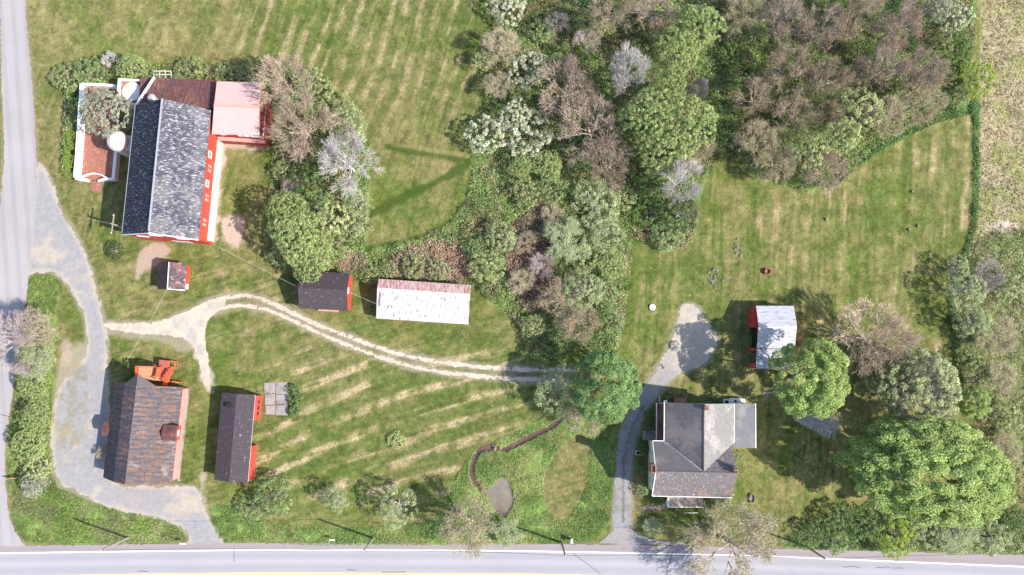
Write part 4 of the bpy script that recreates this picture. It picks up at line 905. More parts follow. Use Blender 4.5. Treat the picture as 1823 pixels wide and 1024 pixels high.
# palettes (base colours)
P_ = dict(
 maple=[(.32, .42, .12, 5), (.42, .50, .19, 3), (.19, .28, .07, 3)],
 maple_dark=[(.19, .31, .10, 5), (.29, .41, .17, 3), (.11, .20, .06, 2)],
 leafy=[(.34, .41, .15, 5), (.43, .48, .21, 3), (.22, .29, .10, 3)],
 lime=[(0.300, 0.400, 0.050, 5), (0.380, 0.460, 0.090, 2), (0.180, 0.280, 0.050, 2)],
 pale=[(.50, .53, .24, 5), (.60, .60, .32, 3), (.30, .36, .14, 2)],
 blossom=[(.66, .63, .46, 5), (.74, .71, .56, 3), (.24, .32, .13, 4)],
 silver=[(.40, .41, .30, 5), (.50, .50, .40, 3), (.24, .26, .16, 3)],
 shrub=[(.33, .37, .155, 5), (.42, .45, .22, 3), (.18, .22, .08, 3)],
 dark=[(.15, .23, .07, 5), (.23, .32, .11, 3), (.08, .13, .04, 3)],
 conifer=[(0.060, 0.090, 0.042, 5), (0.108, 0.144, 0.066, 2)],
 olive=[(.38, .41, .20, 5), (.47, .49, .28, 3), (.22, .26, .12, 3)],
 mid=[(.26, .34, .14, 5), (.35, .43, .20, 3), (.15, .22, .08, 3)],
 budred=[(.40, .24, .17, 4), (.46, .33, .24, 3), (.28, .33, .14, 3), (.25, .18, .13, 2)],
 budtan=[(.42, .36, .23, 4), (.33, .34, .16, 4), (.50, .45, .31, 2)],
 budgreen=[(.37, .43, .20, 5), (.46, .49, .29, 3), (.24, .29, .13, 2)],
)
T_ = dict(
 white=[(.70, .65, .62, 3), (.58, .53, .50, 2)], grey=[(.46, .41, .39, 3), (.38, .33, .31, 2)], brown=[(.44, .34, .27, 3), (.55, .44, .36, 2)],
 tan=[(.56, .45, .35, 3), (.45, .36, .28, 2)], red=[(.42, .29, .23, 3), (.50, .38, .31, 2)], mauve=[(.46, .38, .38, 3), (.56, .47, .47, 2)])
protos = {}; ctr = {}
def proto(kind, var):
    key = (kind, var)
    if key in protos: return protos[key]
    s = 100 + var + abs(sum(map(ord, kind)))
    def made(R, H, limbspec, cr, bark=BARK, thick=1.0, twigs=None, twigpal=None, buds=None, spread=1., upb=.5, sides=3, tr=(.02, .012)):
        lv = branches(R, H, limbspec, s, spread, upb)
        tm = trunk_mesh(R, H, lv[:2], twigpal or bark, thick)
        Vs = []; Cs = []
        if cr is not None:
            V, C = leaf_quads(cr[0], cr[1], cr[2], cr[3]); Vs.append(V); Cs.append(C)
        if twigs:
            t0 = .045 * R * thick + .05
            rs = [(t0 * .18, t0 * .09), (.034, .02), (.02, .013), (.018, .01)][:len(lv) - 2]
            V, C = prisms(lv[2:], rs, [twigpal] * 4, 3); Vs.append(V); Cs.append(C)
        if buds:
            pal, per, sz, jit = buds
            ends = np.concatenate([lv[-1][2], lv[-1][1], lv[-2][2]]); k = np.repeat(np.arange(len(ends)), per); P = ends[k] + RNG.normal(size=(len(k), 3)) * jit
            V, C = leaf_quads(P, RNG.normal(size=(len(k), 3)) + [0, 0, 1.1], sz * RNG.uniform(.5, 1.4, len(k)), pick(pal, len(k), .2)); Vs.append(V); Cs.append(C)
        cm = quads_mesh('crown', np.concatenate(Vs), np.concatenate(Cs), M['leaf'] if (cr is not None) else M['twig'])
        co = np.empty(len(cm.vertices) * 3, np.float32); cm.vertices.foreach_get('co', co); co = co.reshape(-1, 3)
        rad = np.hypot(co[:, 0] - co[:, 0].mean(), co[:, 1] - co[:, 1].mean()); ctr.setdefault(key, (co[:, 0].mean(), co[:, 1].mean(), np.percentile(co[:, 2], 42)))
        protos[key] = (tm, cm, float(np.percentile(rad, 96)), float(np.percentile(co[:, 2], 99))); return protos[key]
    B4 = [(9, .32, 0), (4, .27, .36), (4, .23, .42), (3, .19, .46), (3, .15, .5)]
    if kind in ('maple', 'maple_dark'):
        return made(5, 10, [(6, .4, 0), (4, .25, .4)], crown(5, 6.0, 3.9, 150, .85, 190, .22, P_[kind], s, .07, .12, fill=.3))
    if kind == 'bigmaple':
        return made(8, 14, [(8, .4, 0), (4, .25, .4)], crown(8, 8.0, 5.6, 430, .95, 180, .24, P_['maple'], s, .08, .14, fill=.3))
    if kind == 'leafy':
        return made(5, 9, [(6, .4, 0), (4, .25, .4)], crown(5, 5.2, 3.5, 460, .36, 34, .175, P_['leafy'], s, .18, .20))
    if kind == 'lime':
        return made(2.5, 4, [(6, .4, 0), (4, .25, .4)], crown(2.5, 2.2, 1.6, 90, .32, 36, .15, P_['lime'], s, .12, .1))
    if kind == 'pale':
        return made(3, 5.5, [(6, .4, 0), (4, .25, .4)], crown(3, 3.2, 2.2, 100, .36, 40, .16, P_['pale'], s, .22, .12))
    if kind == 'blossom':
        return made(3, 4.5, [(6, .4, 0), (4, .25, .4)], crown(3, 2.3, 2.0, 120, .33, 42, .15, P_['blossom'], s, .2, .25))
    if kind == 'silver':
        return made(4, 7, [(6, .4, 0), (4, .25, .4)], crown(4, 4.0, 2.8, 420, .30, 34, .16, P_['silver'], s, .08, .18))
    if kind in ('shrub', 'dark', 'mid', 'olive'):
        return made(2.5, 3.2, [(6, .4, 0), (4, .25, .4)], crown(2.5, 1.3, 1.6, 110, .34, 34, .15, P_[kind], s, .2, .2))
    if kind == 'ivy':
        return made(1, 1.0, [(4, .4, 0)], crown(1, .25, .6, 60, .22, 40, .11, P_['dark'], s, .2, .2))
    if kind == 'mound':
        return made(1.2, .8, [(4, .4, 0), (3, .2, .3)], crown(1.2, .2, .55, 90, .2, 50, .1, P_['pale'][:1] + P_['leafy'], s, .03, .1))
    if kind == 'conifer':
        return made(3, 6, [(7, .4, 0), (4, .25, .4)], crown(3, 2.0, 3.6, 160, .30, 40, .13, P_['conifer'], s, .15, .2), bark=T_['grey'])
    if kind.startswith('bare_'):
        tp = T_[kind[5:]]
        return made(5, 10, [(10, .32, 0), (4, .27, .34), (4, .24, .40), (4, .19, .45), (4, .15, .5)], None, twigs=1, twigpal=tp, upb=.36, thick=.5)
    if kind == 'bud_red':
        return made(5, 9, B4, None, twigs=1, twigpal=T_['grey'], thick=.7, upb=.38, buds=(P_['budred'] + [(.45, .22, .14, 3)], 3, .115, .16))
    if kind == 'bud_grey':
        return made(5, 9, B4, None, twigs=1, twigpal=T_['tan'], thick=.55, upb=.38, buds=([(.40, .35, .25, 3), (.34, .33, .20, 2)], 5, .10, .17))
    if kind == 'bud_brown':
        return made(5, 9, B4, None, twigs=1, twigpal=T_['brown'], thick=.7, upb=.38, buds=(P_['budred'] + [(.2, .28, .1, 4)], 2, .12, .16))
    if kind == 'bud_tan':
        return made(5, 9, B4, None, twigs=1, twigpal=T_['tan'], thick=.7, upb=.38, buds=(P_['budtan'], 3, .12, .16))
    if kind == 'bud_green':
        return made(5, 9, B4, None, twigs=1, twigpal=T_['grey'], buds=(P_['budgreen'], 6, .14, .2))
    if kind == 'olive_tree':
        return made(5, 9, B4, crown(5, 5.0, 3.4, 380, .42, 60, .17, P_['olive'], s, .10, .2, up=.9), twigs=1, twigpal=T_['grey'])
    if kind == 'thin_green':
        return made(3, 6, [(7, .36, 0), (4, .28, .4), (4, .24, .5)], crown(3, 3.4, 2.2, 130, .4, 30, .15, P_['budgreen'], s, .16, .15), twigs=1, twigpal=T_['grey'])
    if kind == 'dead_spruce':
        lv = []; n = 34; Vs = []; Cs = []
        st = np.stack([np.zeros(n), np.zeros(n), np.linspace(.5, 9, n)], -1)
        for rep in range(9):
            th = RNG.random(n) * 6.283; L = (2.9 - .28 * st[:, 2]) * RNG.uniform(.7, 1.1, n); e = st + np.stack([np.cos(th) * L, np.sin(th) * L, .25 * L], -1); lv.append((st, (st + e) / 2, e))
            k = np.repeat(np.arange(n), 9); t = RNG.uniform(.25, 1, len(k))[:, None]; a = st[k] * (1 - t) + e[k] * t; d = unit(unit(e - st)[k] + RNG.normal(size=(len(k), 3)) * .5); q = a + d * .5; lv.append((a, (a + q) / 2, q))
        rad = [(.05, .02) if i % 2 == 0 else (.02, .012) for i in range(len(lv))]
        V, C = prisms(lv, rad, [[(.50, .50, .52, 1), (.62, .62, .64, 1)]] * len(lv), 3)
        cm = quads_mesh('crown', V, C, M['twig'])
        V, C = prisms([(np.array([[0, 0, -.1]]), np.array([[0, 0, 5.]]), np.array([[0, 0, 9.6]]))], [(.2, .03)], [T_['grey']], 7)
        protos[key] = (quads_mesh('trunk', V, C, M['twig']), cm, 2.9, 9.6); return protos[key]
    raise KeyError(kind)
cnt = {}
def plant(name, kind, px, py, r, h, label, cat='tree', group=None, ry=None, rz=None, lean=None, hfrac=.62):
    """px,py = centre of the crown in the photo, r its radius in photo pixels, h its height in metres"""
    cnt[kind] = cnt.get(kind, 0) + 1; var = cnt[kind] % (3 if kind.startswith('bud') or kind.startswith('bare') or kind in ('shrub', 'leafy', 'mid', 'dark') else 2)
    tm, cm, R, H = proto(kind, var)
    cc = ctr.get((kind, var), (0, 0, H * .6)); p = W(px, py, h * cc[2] / H); rm = r / 12.5 * (1 - h * .7 / 130)
    rot = RNG.random() * 6.28 if rz is None else rz; sx = rm / R
    ox = (cc[0] * math.cos(rot) - cc[1] * math.sin(rot)) * sx; oy = (cc[0] * math.sin(rot) + cc[1] * math.cos(rot)) * sx
    e = empty(name, (p.x - ox, p.y - oy, 0), rot, label, cat, group)
    e.scale = (sx, (ry / 12.5 * (1 - h * .7 / 130) / R) if ry else sx, h / H)
    if lean: e.rotation_euler = (lean[0], lean[1], e.rotation_euler.z)
    link('trunk', tm, e); link('crown', cm, e); return e
G_EDGE = 'trees of the wood'; G_SH = 'shrubs round the buildings'
T = [
 # name, kind, px, py, r, h, label
 ('bush', 'shrub', 118, 138, 30, 1.8, 'low green bush at the far end of the hedge left of the white-walled yard', 'bush'),
 ('bush', 'mid', 160, 128, 30, 1.9, 'broad leafy bush between the hedge end and the bright shrub above the walled yard', 'bush'),
 ('bush', 'leafy', 232, 118, 27, 4, 'bright yellow-green bush above the white flat-roofed hut', 'bush'),
 ('bush', 'bare_white', 195, 104, 15, 2, 'small bare whitish bush beside the bright yellow-green bush above the hut', 'bush'),
 ('bush', 'mid', 268, 130, 14, 1.8, 'small green bush left of the white timber rack', 'bush'),
 ('bush', 'shrub', 338, 126, 30, 2.8, 'rounded pale green bush behind the brown wing roof', 'bush'),
 ('bush', 'shrub', 400, 130, 20, 1.6, 'low straggly bush behind the joint of brown and pink roofs', 'bush'),
 ('bush', 'olive', 435, 132, 20, 1.6, 'low olive bush behind the pink annex roof', 'bush'),
 ('tree', 'silver', 183, 197, 47, 7.5, 'silvery grey-green tree leaning over the white-walled brick yard', 'tree'),
 ('bush', 'mid', 130, 185, 14, 1.7, 'uppermost of the dark hedge bushes outside the yard wall', 'bush'),
 ('bush', 'mid', 127, 215, 14, 1.7, 'dark hedge bush just above the lime hedge bushes outside the yard wall', 'bush'),
 ('bush', 'lime', 124, 243, 12, 1.5, 'uppermost lime green hedge bush outside the yard wall', 'bush'),
 ('bush', 'lime', 122, 264, 12, 1.5, 'second from the top of the lime green hedge bushes outside the yard wall', 'bush'),
 ('bush', 'lime', 121, 285, 12, 1.5, 'third from the top of the lime green hedge bushes outside the yard wall', 'bush'),
 ('bush', 'lime', 120, 306, 12, 1.5, 'lowest lime green hedge bush, at the corner of the yard wall', 'bush'),
 ('bush', 'conifer', 203, 445, 17, 1.8, 'small dark evergreen bush on the grass left below the big barn', 'bush'),
 ('tree', 'bare_tan', 500, 140, 52, 10, 'bare pale tree spreading over the corner of the pink annex roof', 'tree'),
 ('bush', 'shrub', 556, 150, 36, 3, 'pale green bush right of the bare tree by the pink annex', 'bush'),
 ('bush', 'shrub', 596, 186, 32, 3, 'pale green bush on the upper right edge of the barn thicket', 'bush'),
 ('tree', 'bare_tan', 535, 225, 60, 10, 'bare brown tree in the thicket right of the barn annex', 'tree'),
 ('bush', 'leafy', 500, 185, 22, 2.5, 'yellow-green bush squeezed between the annex wall and the bare brown tree', 'bush'),
 ('tree', 'thin_green', 622, 218, 34, 5, 'pale yellow-green tree on the right rim of the thicket', 'tree'),
 ('tree', 'bare_white', 614, 285, 58, 10, 'bare whitish tree on the thicket edge facing the mown field', 'tree'),
 ('bush', 'shrub', 505, 302, 22, 2.5, 'grey-green bush on the left edge of the thicket below the bare brown tree', 'bush'),
 ('bush', 'bare_mauve', 519, 332, 20, 3, 'small bare mauve bush on the left edge of the thicket', 'bush'),
 ('tree', 'dark', 556, 320, 40, 6, 'dark green tree in the middle of the thicket', 'tree'),
 ('tree', 'mid', 560, 370, 36, 6, 'mid green tree below the dark green tree in the thicket', 'tree'),
 ('tree', 'leafy', 508, 372, 38, 9, 'green tree at the left bulge of the thicket, upper of the leafy pair', 'tree'),
 ('tree', 'leafy', 520, 415, 50, 10, 'large leafy tree at the lower left bulge of the thicket', 'tree'),
 ('tree', 'pale', 590, 388, 32, 7, 'yellow-olive domed tree in the lower thicket', 'tree'),
 ('tree', 'thin_green', 632, 360, 30, 6, 'cream-tinted open tree on the right rim of the lower thicket', 'tree'),
 ('bush', 'olive', 636, 398, 26, 3.5, 'olive bush on the right rim of the thicket near the mown field', 'bush'),
 ('tree', 'leafy', 556, 448, 40, 8, 'light green tree overhanging the dark shed roof from behind', 'tree'),
 ('tree', 'leafy', 545, 474, 30, 6, 'lowest leafy tree of the thicket, touching the dark shed roof', 'tree'),
 ('bush', 'shrub', 604, 430, 28, 3, 'grey-green bush above the dark shed, below the yellow-olive tree', 'bush'),
 ('bush', 'shrub', 500, 455, 22, 2.5, 'low bush at the bottom left tip of the thicket', 'bush'),
 ('bush', 'shrub', 660, 490, 18, 2, 'round bush at the upper left corner of the white-roofed shed', 'bush'),
 ('bush', 'shrub', 690, 484, 20, 1.8, 'leafy bush behind the left part of the white-roofed shed', 'bush'),
 ('bush', 'shrub', 735, 476, 22, 1.8, 'green bush among the reddish brambles behind the white-roofed shed', 'bush'),
 ('bush', 'olive', 780, 480, 22, 1.8, 'olive bush behind the right part of the white-roofed shed', 'bush'),
 ('bush', 'mid', 845, 440, 20, 2.5, 'small green bush above the right end of the white-roofed shed', 'bush'),
 ('bush', 'shrub', 866, 474, 34, 3.5, 'wide green bush up and right of the white-roofed shed', 'bush'),
 ('bush', 'olive', 893, 420, 30, 3.5, 'pale olive rounded bush left of the long reddish bramble bank', 'bush'),
 # central wood
 ('bush', 'blossom', 904, 8, 38, 4, 'white blossoming bush at the top edge, left corner of the wood', 'bush'),
 ('tree', 'bud_tan', 893, 78, 38, 6, 'tan budding tree on the wood edge below the top white blossom', 'tree'),
 ('bush', 'pale', 858, 106, 19, 4, 'small yellow-cream tree jutting into the mown field', 'tree'),
 ('bush', 'bud_tan', 885, 150, 28, 4, 'tan budding bush on the wood edge above the big white blossom', 'bush'),
 ('bush', 'blossom', 934, 125, 35, 4.5, 'white blossoming bush inside the wood edge, upper of the large ones', 'bush'),
 ('bush', 'blossom', 962, 108, 19, 4, 'small white blossoming bush beside the larger upper one', 'bush'),
 ('bush', 'leafy', 989, 108, 19, 4, 'fresh green sapling right of the small white blossom', 'bush'),
 ('bush', 'leafy', 1006, 84, 10, 4, 'tiny fresh green sapling above the other sapling in the wood', 'bush'),
 ('bush', 'blossom', 866, 238, 38, 4.5, 'white blossoming bush bulging over the field edge, left of the blossom group', 'bush'),
 ('bush', 'blossom', 915, 205, 34, 4.8, 'white blossoming bush at the top of the big blossom group', 'bush'),
 ('bush', 'blossom', 942, 240, 44, 4.8, 'largest white blossoming bush, right end of the blossom group', 'bush'),
 ('tree', 'bare_brown', 1010, 155, 58, 8, 'bare brown tree between the white blossoms and the white bare tree', 'tree'),
 ('tree', 'bare_brown', 1052, 228, 62, 9, 'wide bare brown tree in the middle of the wood', 'tree'),
 ('tree', 'bare_brown', 1085, 290, 44, 8, 'bare brown tree at the lower end of the brown trees in mid wood', 'tree'),
 ('tree', 'bare_white', 1118, 120, 42, 13, 'tall white-barked bare tree standing out in the wood', 'tree'),
 ('bush', 'leafy', 1043, 32, 18, 5, 'bright green sapling near the top edge of the wood', 'bush'),
 ('bush', 'bare_grey', 992, 40, 22, 4, 'small grey bare tree near the top edge, left of the bright sapling', 'tree'),
 ('bush', 'bare_mauve', 1045, 72, 24, 4, 'mauve bare bush below the bright sapling near the top edge', 'bush'),
 ('tree', 'bud_brown', 1090, 18, 46, 8, 'brown budding tree at the top edge above the white bare tree', 'tree'),
 ('tree', 'bud_red', 1160, 12, 48, 8, 'reddish tree at the top edge left of the tall yellow-green trees', 'tree'),
 ('tree', 'leafy', 1246, 45, 46, 10, 'yellow-green tree, uppermost of the row in the wood', 'tree'),
 ('tree', 'leafy', 1205, 88, 44, 10, 'yellow-green tree, second from the top of the row in the wood', 'tree'),
 ('tree', 'leafy', 1195, 148, 38, 11, 'yellow-green tree, third from the top of the row, near the white bare tree', 'tree'),
 ('tree', 'leafy', 1160, 205, 56, 12, 'broad yellow-green tree below the white bare tree', 'tree'),
 ('tree', 'leafy', 1222, 215, 58, 12, 'widest yellow-green tree, at the right of the row', 'tree'),
 ('tree', 'leafy', 1185, 262, 52, 11, 'lowest yellow-green tree, above the silver bare tree', 'tree'),
 ('bush', 'bare_grey', 1243, 158, 20, 11, 'little grey bare crown poking through the yellow-green trees', 'tree'),
 ('bush', 'bud_tan', 1250, 262, 24, 8, 'tan thin crown at the right edge of the yellow-green trees', 'tree'),
 ('tree', 'bare_white', 1215, 316, 42, 11, 'silver bare tree at the edge of the right lawn', 'tree'),
 ('tree', 'conifer', 1213, 378, 32, 7, 'dark evergreen leaning towards the lawn below the silver bare tree', 'tree'),
 ('bush', 'dark', 1160, 330, 34, 3, 'dark low bush left of the silver bare tree', 'bush'),
 ('bush', 'dark', 1165, 378, 34, 3, 'dark low bush left of the dark evergreen', 'bush'),
 ('bush', 'mid', 1188, 420, 30, 2.5, 'speckled low bush at the tip of growth pointing down into the lawn', 'bush'),
 ('bush', 'leafy', 928, 292, 24, 4, 'fresh green bush under the left of the blossom group', 'bush'),
 ('bush', 'leafy', 976, 292, 28, 4.5, 'fresh green bush under the right of the blossom group', 'bush'),
 ('bush', 'shrub', 935, 340, 30, 2.8, 'grey-green bush above the long bramble bank', 'bush'),
 ('bush', 'mid', 985, 335, 28, 3, 'green bush right of the grey-green bush above the bramble bank', 'bush'),
 ('tree', 'thin_green', 1062, 360, 46, 5, 'pale thin-leaved tree in the lower wood', 'tree'),
 ('tree', 'bud_green', 1008, 425, 42, 4, 'greyish budding tree right of the long bramble bank', 'tree'),
 ('tree', 'thin_green', 1078, 410, 40, 4.5, 'pale tree on the lower wood edge next to the narrow lawn', 'tree'),
 ('bush', 'shrub', 1040, 455, 30, 3, 'green bush in the middle of the lower wood', 'bush'),
 ('bush', 'leafy', 1090, 470, 28, 3, 'bright bush on the lower wood edge above the white ring', 'bush'),
 ('tree', 'bud_brown', 1004, 540, 48, 5, 'mauve-brown budding tree at the lower left of the wood', 'tree'),
 ('tree', 'bud_brown', 1030, 575, 40, 6, 'mauve-brown budding tree closest to the dark green maple', 'tree'),
 ('tree', 'thin_green', 1038, 520, 38, 6, 'thin green tree between the mauve-brown trees and the bushes', 'tree'),
 ('bush', 'mid', 1078, 520, 30, 3, 'green bush on the lower wood edge, left of the white ring', 'bush'),
 ('bush', 'mid', 1085, 570, 28, 3, 'green bush directly above the dark green maple', 'bush'),
 ('bush', 'shrub', 950, 580, 22, 2.5, 'green bush at the bottom left corner of the wood', 'bush'),
 ('tree', 'maple_dark', 1084, 690, 63, 13, 'round dark green maple over the end of the dirt track', 'tree'),
 ('tree', 'thin_green', 992, 690, 46, 7, 'thin pale tree overhanging the track left of the dark green maple', 'tree'),
 ('tree', 'bud_tan', 1040, 735, 42, 8, 'pale budding tree overlapping the lower left of the dark green maple', 'tree'),
 ('bush', 'bud_tan', 985, 385, 24, 2.5, 'tan twiggy bush at the top of the long bramble bank', 'bush'),
 ('bush', 'bud_brown', 935, 430, 22, 2.5, 'brown twiggy bush on the left part of the long bramble bank', 'bush'),
 ('bush', 'bare_mauve', 965, 470, 24, 2.8, 'bare mauve bush in the middle of the long bramble bank', 'bush'),
 ('bush', 'bud_tan', 928, 500, 24, 2.2, 'tan twiggy bush at the lower left of the long bramble bank', 'bush'),
 # upper right wood
 ('tree', 'bud_tan', 1325, 22, 42, 8, 'tan budding tree at the top edge right of the yellow-green row', 'tree'),
 ('bush', 'pale', 1325, 5, 24, 6, 'cream-green tree cut by the top edge', 'tree'),
 ('tree', 'bud_red', 1400, 30, 56, 10, 'reddish budding tree at the top edge, first in from the left of the right-hand wood', 'tree'),
 ('tree', 'bud_red', 1468, 48, 54, 10, 'reddish budding tree at the top edge, second in the right-hand wood', 'tree'),
 ('tree', 'bud_brown', 1530, 28, 54, 10, 'brown budding tree at the top edge of the right-hand wood', 'tree'),
 ('tree', 'bud_red', 1608, 42, 54, 10, 'reddish budding tree near the top, left of the white-blossom corner', 'tree'),
 ('tree', 'bud_red', 1572, 112, 56, 10, 'large reddish tree in the middle of the right-hand wood', 'tree'),
 ('tree', 'bud_brown', 1408, 122, 56, 10, 'brown budding tree in the left middle of the right-hand wood', 'tree'),
 ('tree', 'bud_brown', 1478, 140, 50, 10, 'brown budding tree centre left of the pale blossom tree', 'tree'),
 ('tree', 'bud_red', 1645, 125, 50, 10, 'reddish tree near the right edge of the right-hand wood', 'tree'),
 ('tree', 'bud_tan', 1640, 178, 44, 8, 'tan domed tree above the strip of deep green grass', 'tree'),
 ('tree', 'bud_tan', 1580, 205, 40, 8, 'tan budding tree right beside the pale cream-green tree', 'tree'),
 ('tree', 'bud_brown', 1348, 168, 44, 8, 'brown budding tree facing the yellow-green row across the gap', 'tree'),
 ('tree', 'bud_tan', 1350, 245, 42, 8, 'tan budding tree at the left of the wood tip above the right lawn', 'tree'),
 ('tree', 'bud_brown', 1415, 205, 48, 9, 'brown tree left of the cream-green tree in the right-hand wood', 'tree'),
 ('tree', 'bud_tan', 1385, 290, 36, 7, 'tan budding tree above the right lawn, lower left of the wood tip', 'tree'),
 ('tree', 'bare_tan', 1468, 300, 40, 7, 'bare pinkish-tan tree at the bottom tip of the right-hand wood', 'tree'),
 ('tree', 'bud_brown', 1480, 205, 34, 8, 'brown budding tree touching the left of the cream-green tree', 'tree'),
 ('tree', 'pale', 1534, 192, 42, 13, 'bright cream-green tree in the right-hand wood', 'tree'),
 ('tree', 'pale', 1502, 240, 32, 12, 'cream-green tree just below the brightest one', 'tree'),
 ('tree', 'pale', 1448, 266, 34, 10.5, 'cream-green tree at the lower end, near the right lawn', 'tree'),
 ('bush', 'blossom', 1704, 30, 32, 6, 'white-tinted tree in the top right corner of the wood', 'tree'),
 ('bush', 'silver', 1672, 12, 26, 6, 'silvery tree next to the white-tinted tree at the top right', 'tree'),
 ('bush', 'dark', 1712, 78, 26, 4, 'dark green bush below the white-tinted tree at the top right', 'bush'),
 ('bush', 'lime', 1742, 138, 34, 5, 'bright lime tree jutting over the dry field at the top right', 'tree'),
 ('bush', 'mid', 1710, 172, 20, 2.5, 'green bush between the lime tree and the strip of deep grass', 'bush'),
 ('bush', 'dark', 1310, 95, 28, 3, 'dark green bush in the gap right of the yellow-green row', 'bush'),
 ('tree', 'leafy', 1350, 60, 24, 6, 'fresh green small tree in the left part of the right-hand wood, near the top', 'tree'),
 ('tree', 'mid', 1440, 85, 22, 6, 'green bush showing between two reddish trees near the top edge', 'bush'),
 ('tree', 'leafy', 1528, 75, 20, 6, 'small fresh green tree showing between brown trees at the top', 'tree'),
 ('tree', 'mid', 1392, 165, 24, 5, 'green bush in a gap of the right-hand wood, left part', 'bush'),
 ('tree', 'leafy', 1445, 175, 20, 6, 'small fresh green tree left of the cream-green tree', 'tree'),
 ('tree', 'mid', 1535, 130, 20, 5, 'green bush in the middle gap of the right-hand wood', 'bush'),
 ('tree', 'shrub', 1600, 150, 22, 5, 'grey-green bush showing between the reddish trees above the cream-green tree', 'bush'),
 ('tree', 'leafy', 1405, 245, 24, 6, 'small fresh green tree near the tip of the right-hand wood', 'tree'),
 ('tree', 'mid', 1345, 295, 24, 3, 'green bush on the lawn edge at the left foot of the right-hand wood', 'bush'),
 ('tree', 'shrub', 1680, 75, 22, 5, 'grey-green bush left of the dark green bush near the top right', 'bush'),
 ('bush', 'mid', 962, 52, 24, 3, 'green bush in the clearing near the top of the wood', 'bush'),
 ('bush', 'leafy', 925, 170, 20, 3, 'fresh green bush between the two groups of white blossom', 'bush'),
 ('bush', 'shrub', 1110, 350, 26, 3, 'grey-green bush in the middle of the wood below the brown trees', 'bush'),
 # right lawn
 ('tree', 'bare_tan', 1560, 600, 68, 10, 'wide bare tan tree on the right lawn', 'tree'),
 ('tree', 'olive_tree', 1640, 692, 74, 10, 'large olive-green open tree on the right lawn above the biggest maple', 'tree'),
 ('tree', 'olive_tree', 1590, 665, 44, 7, 'thin olive tree between the wide bare tree and the large olive tree', 'tree'),
 ('tree', 'maple', 1452, 678, 70, 15, 'round bright green maple by the pale-roofed outbuilding', 'tree'),
 ('bush', 'maple', 1740, 718, 27, 5, 'small bright green tree in the right-hand scrub', 'tree'),
 ('tree', 'thin_green', 1722, 520, 36, 6, 'pale green open tree, upper one on the right lawn border', 'tree'),
 ('tree', 'thin_green', 1738, 572, 36, 6, 'pale green open tree, lower one on the right lawn border', 'tree'),
 ('bush', 'bare_grey', 1760, 490, 30, 4, 'bare grey bush at the top of the right lawn border scrub', 'bush'),
 ('bush', 'thin_green', 1706, 478, 24, 4, 'thin green bush at the corner where lawn border meets scrub', 'bush'),
 ('bush', 'olive', 1795, 510, 30, 3, 'olive bush at the right edge of the picture beside the grey bare bush', 'bush'),
 ('tree', 'bud_tan', 1778, 600, 38, 5, 'tan budding tree in the right-hand scrub, beside the pale green open trees', 'tree'),
 ('bush', 'shrub', 1728, 640, 26, 3, 'grey-green bush in the scrub below the pale green open trees', 'bush'),
 ('bush', 'bud_tan', 1785, 670, 32, 4, 'tan budding bush at the right, above the small bright green tree', 'bush'),
 ('bush', 'shrub', 1795, 745, 30, 3, 'grey-green bush at the right edge beside the small bright green tree', 'bush'),
 ('bush', 'dark', 1445, 950, 26, 2.5, 'leftmost dark green bush on the lower right roadside', 'bush'),
 ('bush', 'dark', 1492, 925, 30, 3, 'dark green bush furthest back on the lower right roadside', 'bush'),
 ('bush', 'mid', 1490, 966, 22, 2.5, 'fresh green bush overhanging the road shoulder at the lower right', 'bush'),
 ('bush', 'dark', 1540, 935, 30, 3, 'dark green bush beside the golden-green roadside bush', 'bush'),
 ('bush', 'lime', 1596, 960, 36, 4, 'golden-green round bush leaning over the road shoulder', 'bush'),
 ('bush', 'olive', 1650, 950, 30, 3, 'olive bush right of the golden-green roadside bush', 'bush'),
 ('bush', 'bud_green', 1705, 955, 36, 3.5, 'greyish budding bush on the lower right roadside', 'bush'),
 ('bush', 'olive', 1770, 955, 34, 3, 'olive bush in the bottom right corner', 'bush'),
 ('bush', 'dark', 1805, 925, 24, 3, 'dark bush just under the biggest maple at the right edge', 'bush'),
 ('bush', 'bud_tan', 1790, 800, 30, 4, 'tan budding bush right of the biggest maple', 'bush'),
 ('tree', 'bud_grey', 1308, 978, 86, 10, 'big tan budding tree overhanging the main road below the farmhouse', 'tree'),
 # house shrubs
 ('bush', 'dark', 1157, 738, 11, 1.5, 'dark shrub at the upper left corner of the farmhouse porch', 'bush'),
 ('bush', 'dark', 1156, 757, 13, 1.6, 'dark shrub beside the rusty porch roof above the side steps', 'bush'),
 ('bush', 'ivy', 1146, 800, 10, 1.3, 'shrub below the side steps at the farmhouse west wall', 'bush'),
 ('bush', 'ivy', 1143, 830, 9, 1.3, 'narrow shrub halfway along the farmhouse west wall', 'bush'),
 ('bush', 'mid', 1143, 872, 14, 1.4, 'spreading shrub at the bottom left corner of the farmhouse', 'bush'),
 ('bush', 'ivy', 1172, 891, 11, 1.2, 'low shrub left of the front porch roof', 'bush'),
 ('bush', 'dark', 1264, 893, 13, 1.4, 'dark shrub right of the front porch roof', 'bush'),
 ('bush', 'blossom', 1290, 892, 14, 1.6, 'white flowering shrub at the bottom right of the farmhouse', 'bush'),
 ('bush', 'ivy', 1188, 710, 12, 1.2, 'shrub behind the farmhouse left of the brick step', 'bush'),
 ('bush', 'ivy', 1271, 712, 14, 1.3, 'shrub behind the farmhouse left of the tank', 'bush'),
 ('bush', 'mid', 1315, 812, 11, .7, 'fresh green patch of leaves under the grey lean-to corner', 'bush'),
 ('bush', 'bud_green', 1160, 938, 16, 1.2, 'small thin bush beside the mouth of the house driveway', 'bush'),
 # bottom centre
 ('tree', 'mid', 486, 886, 36, 5, 'green roadside tree near the long narrow shed', 'tree'),
 ('tree', 'thin_green', 597, 890, 24, 5, 'narrow pale tree in the middle of the lower lawn', 'tree'),
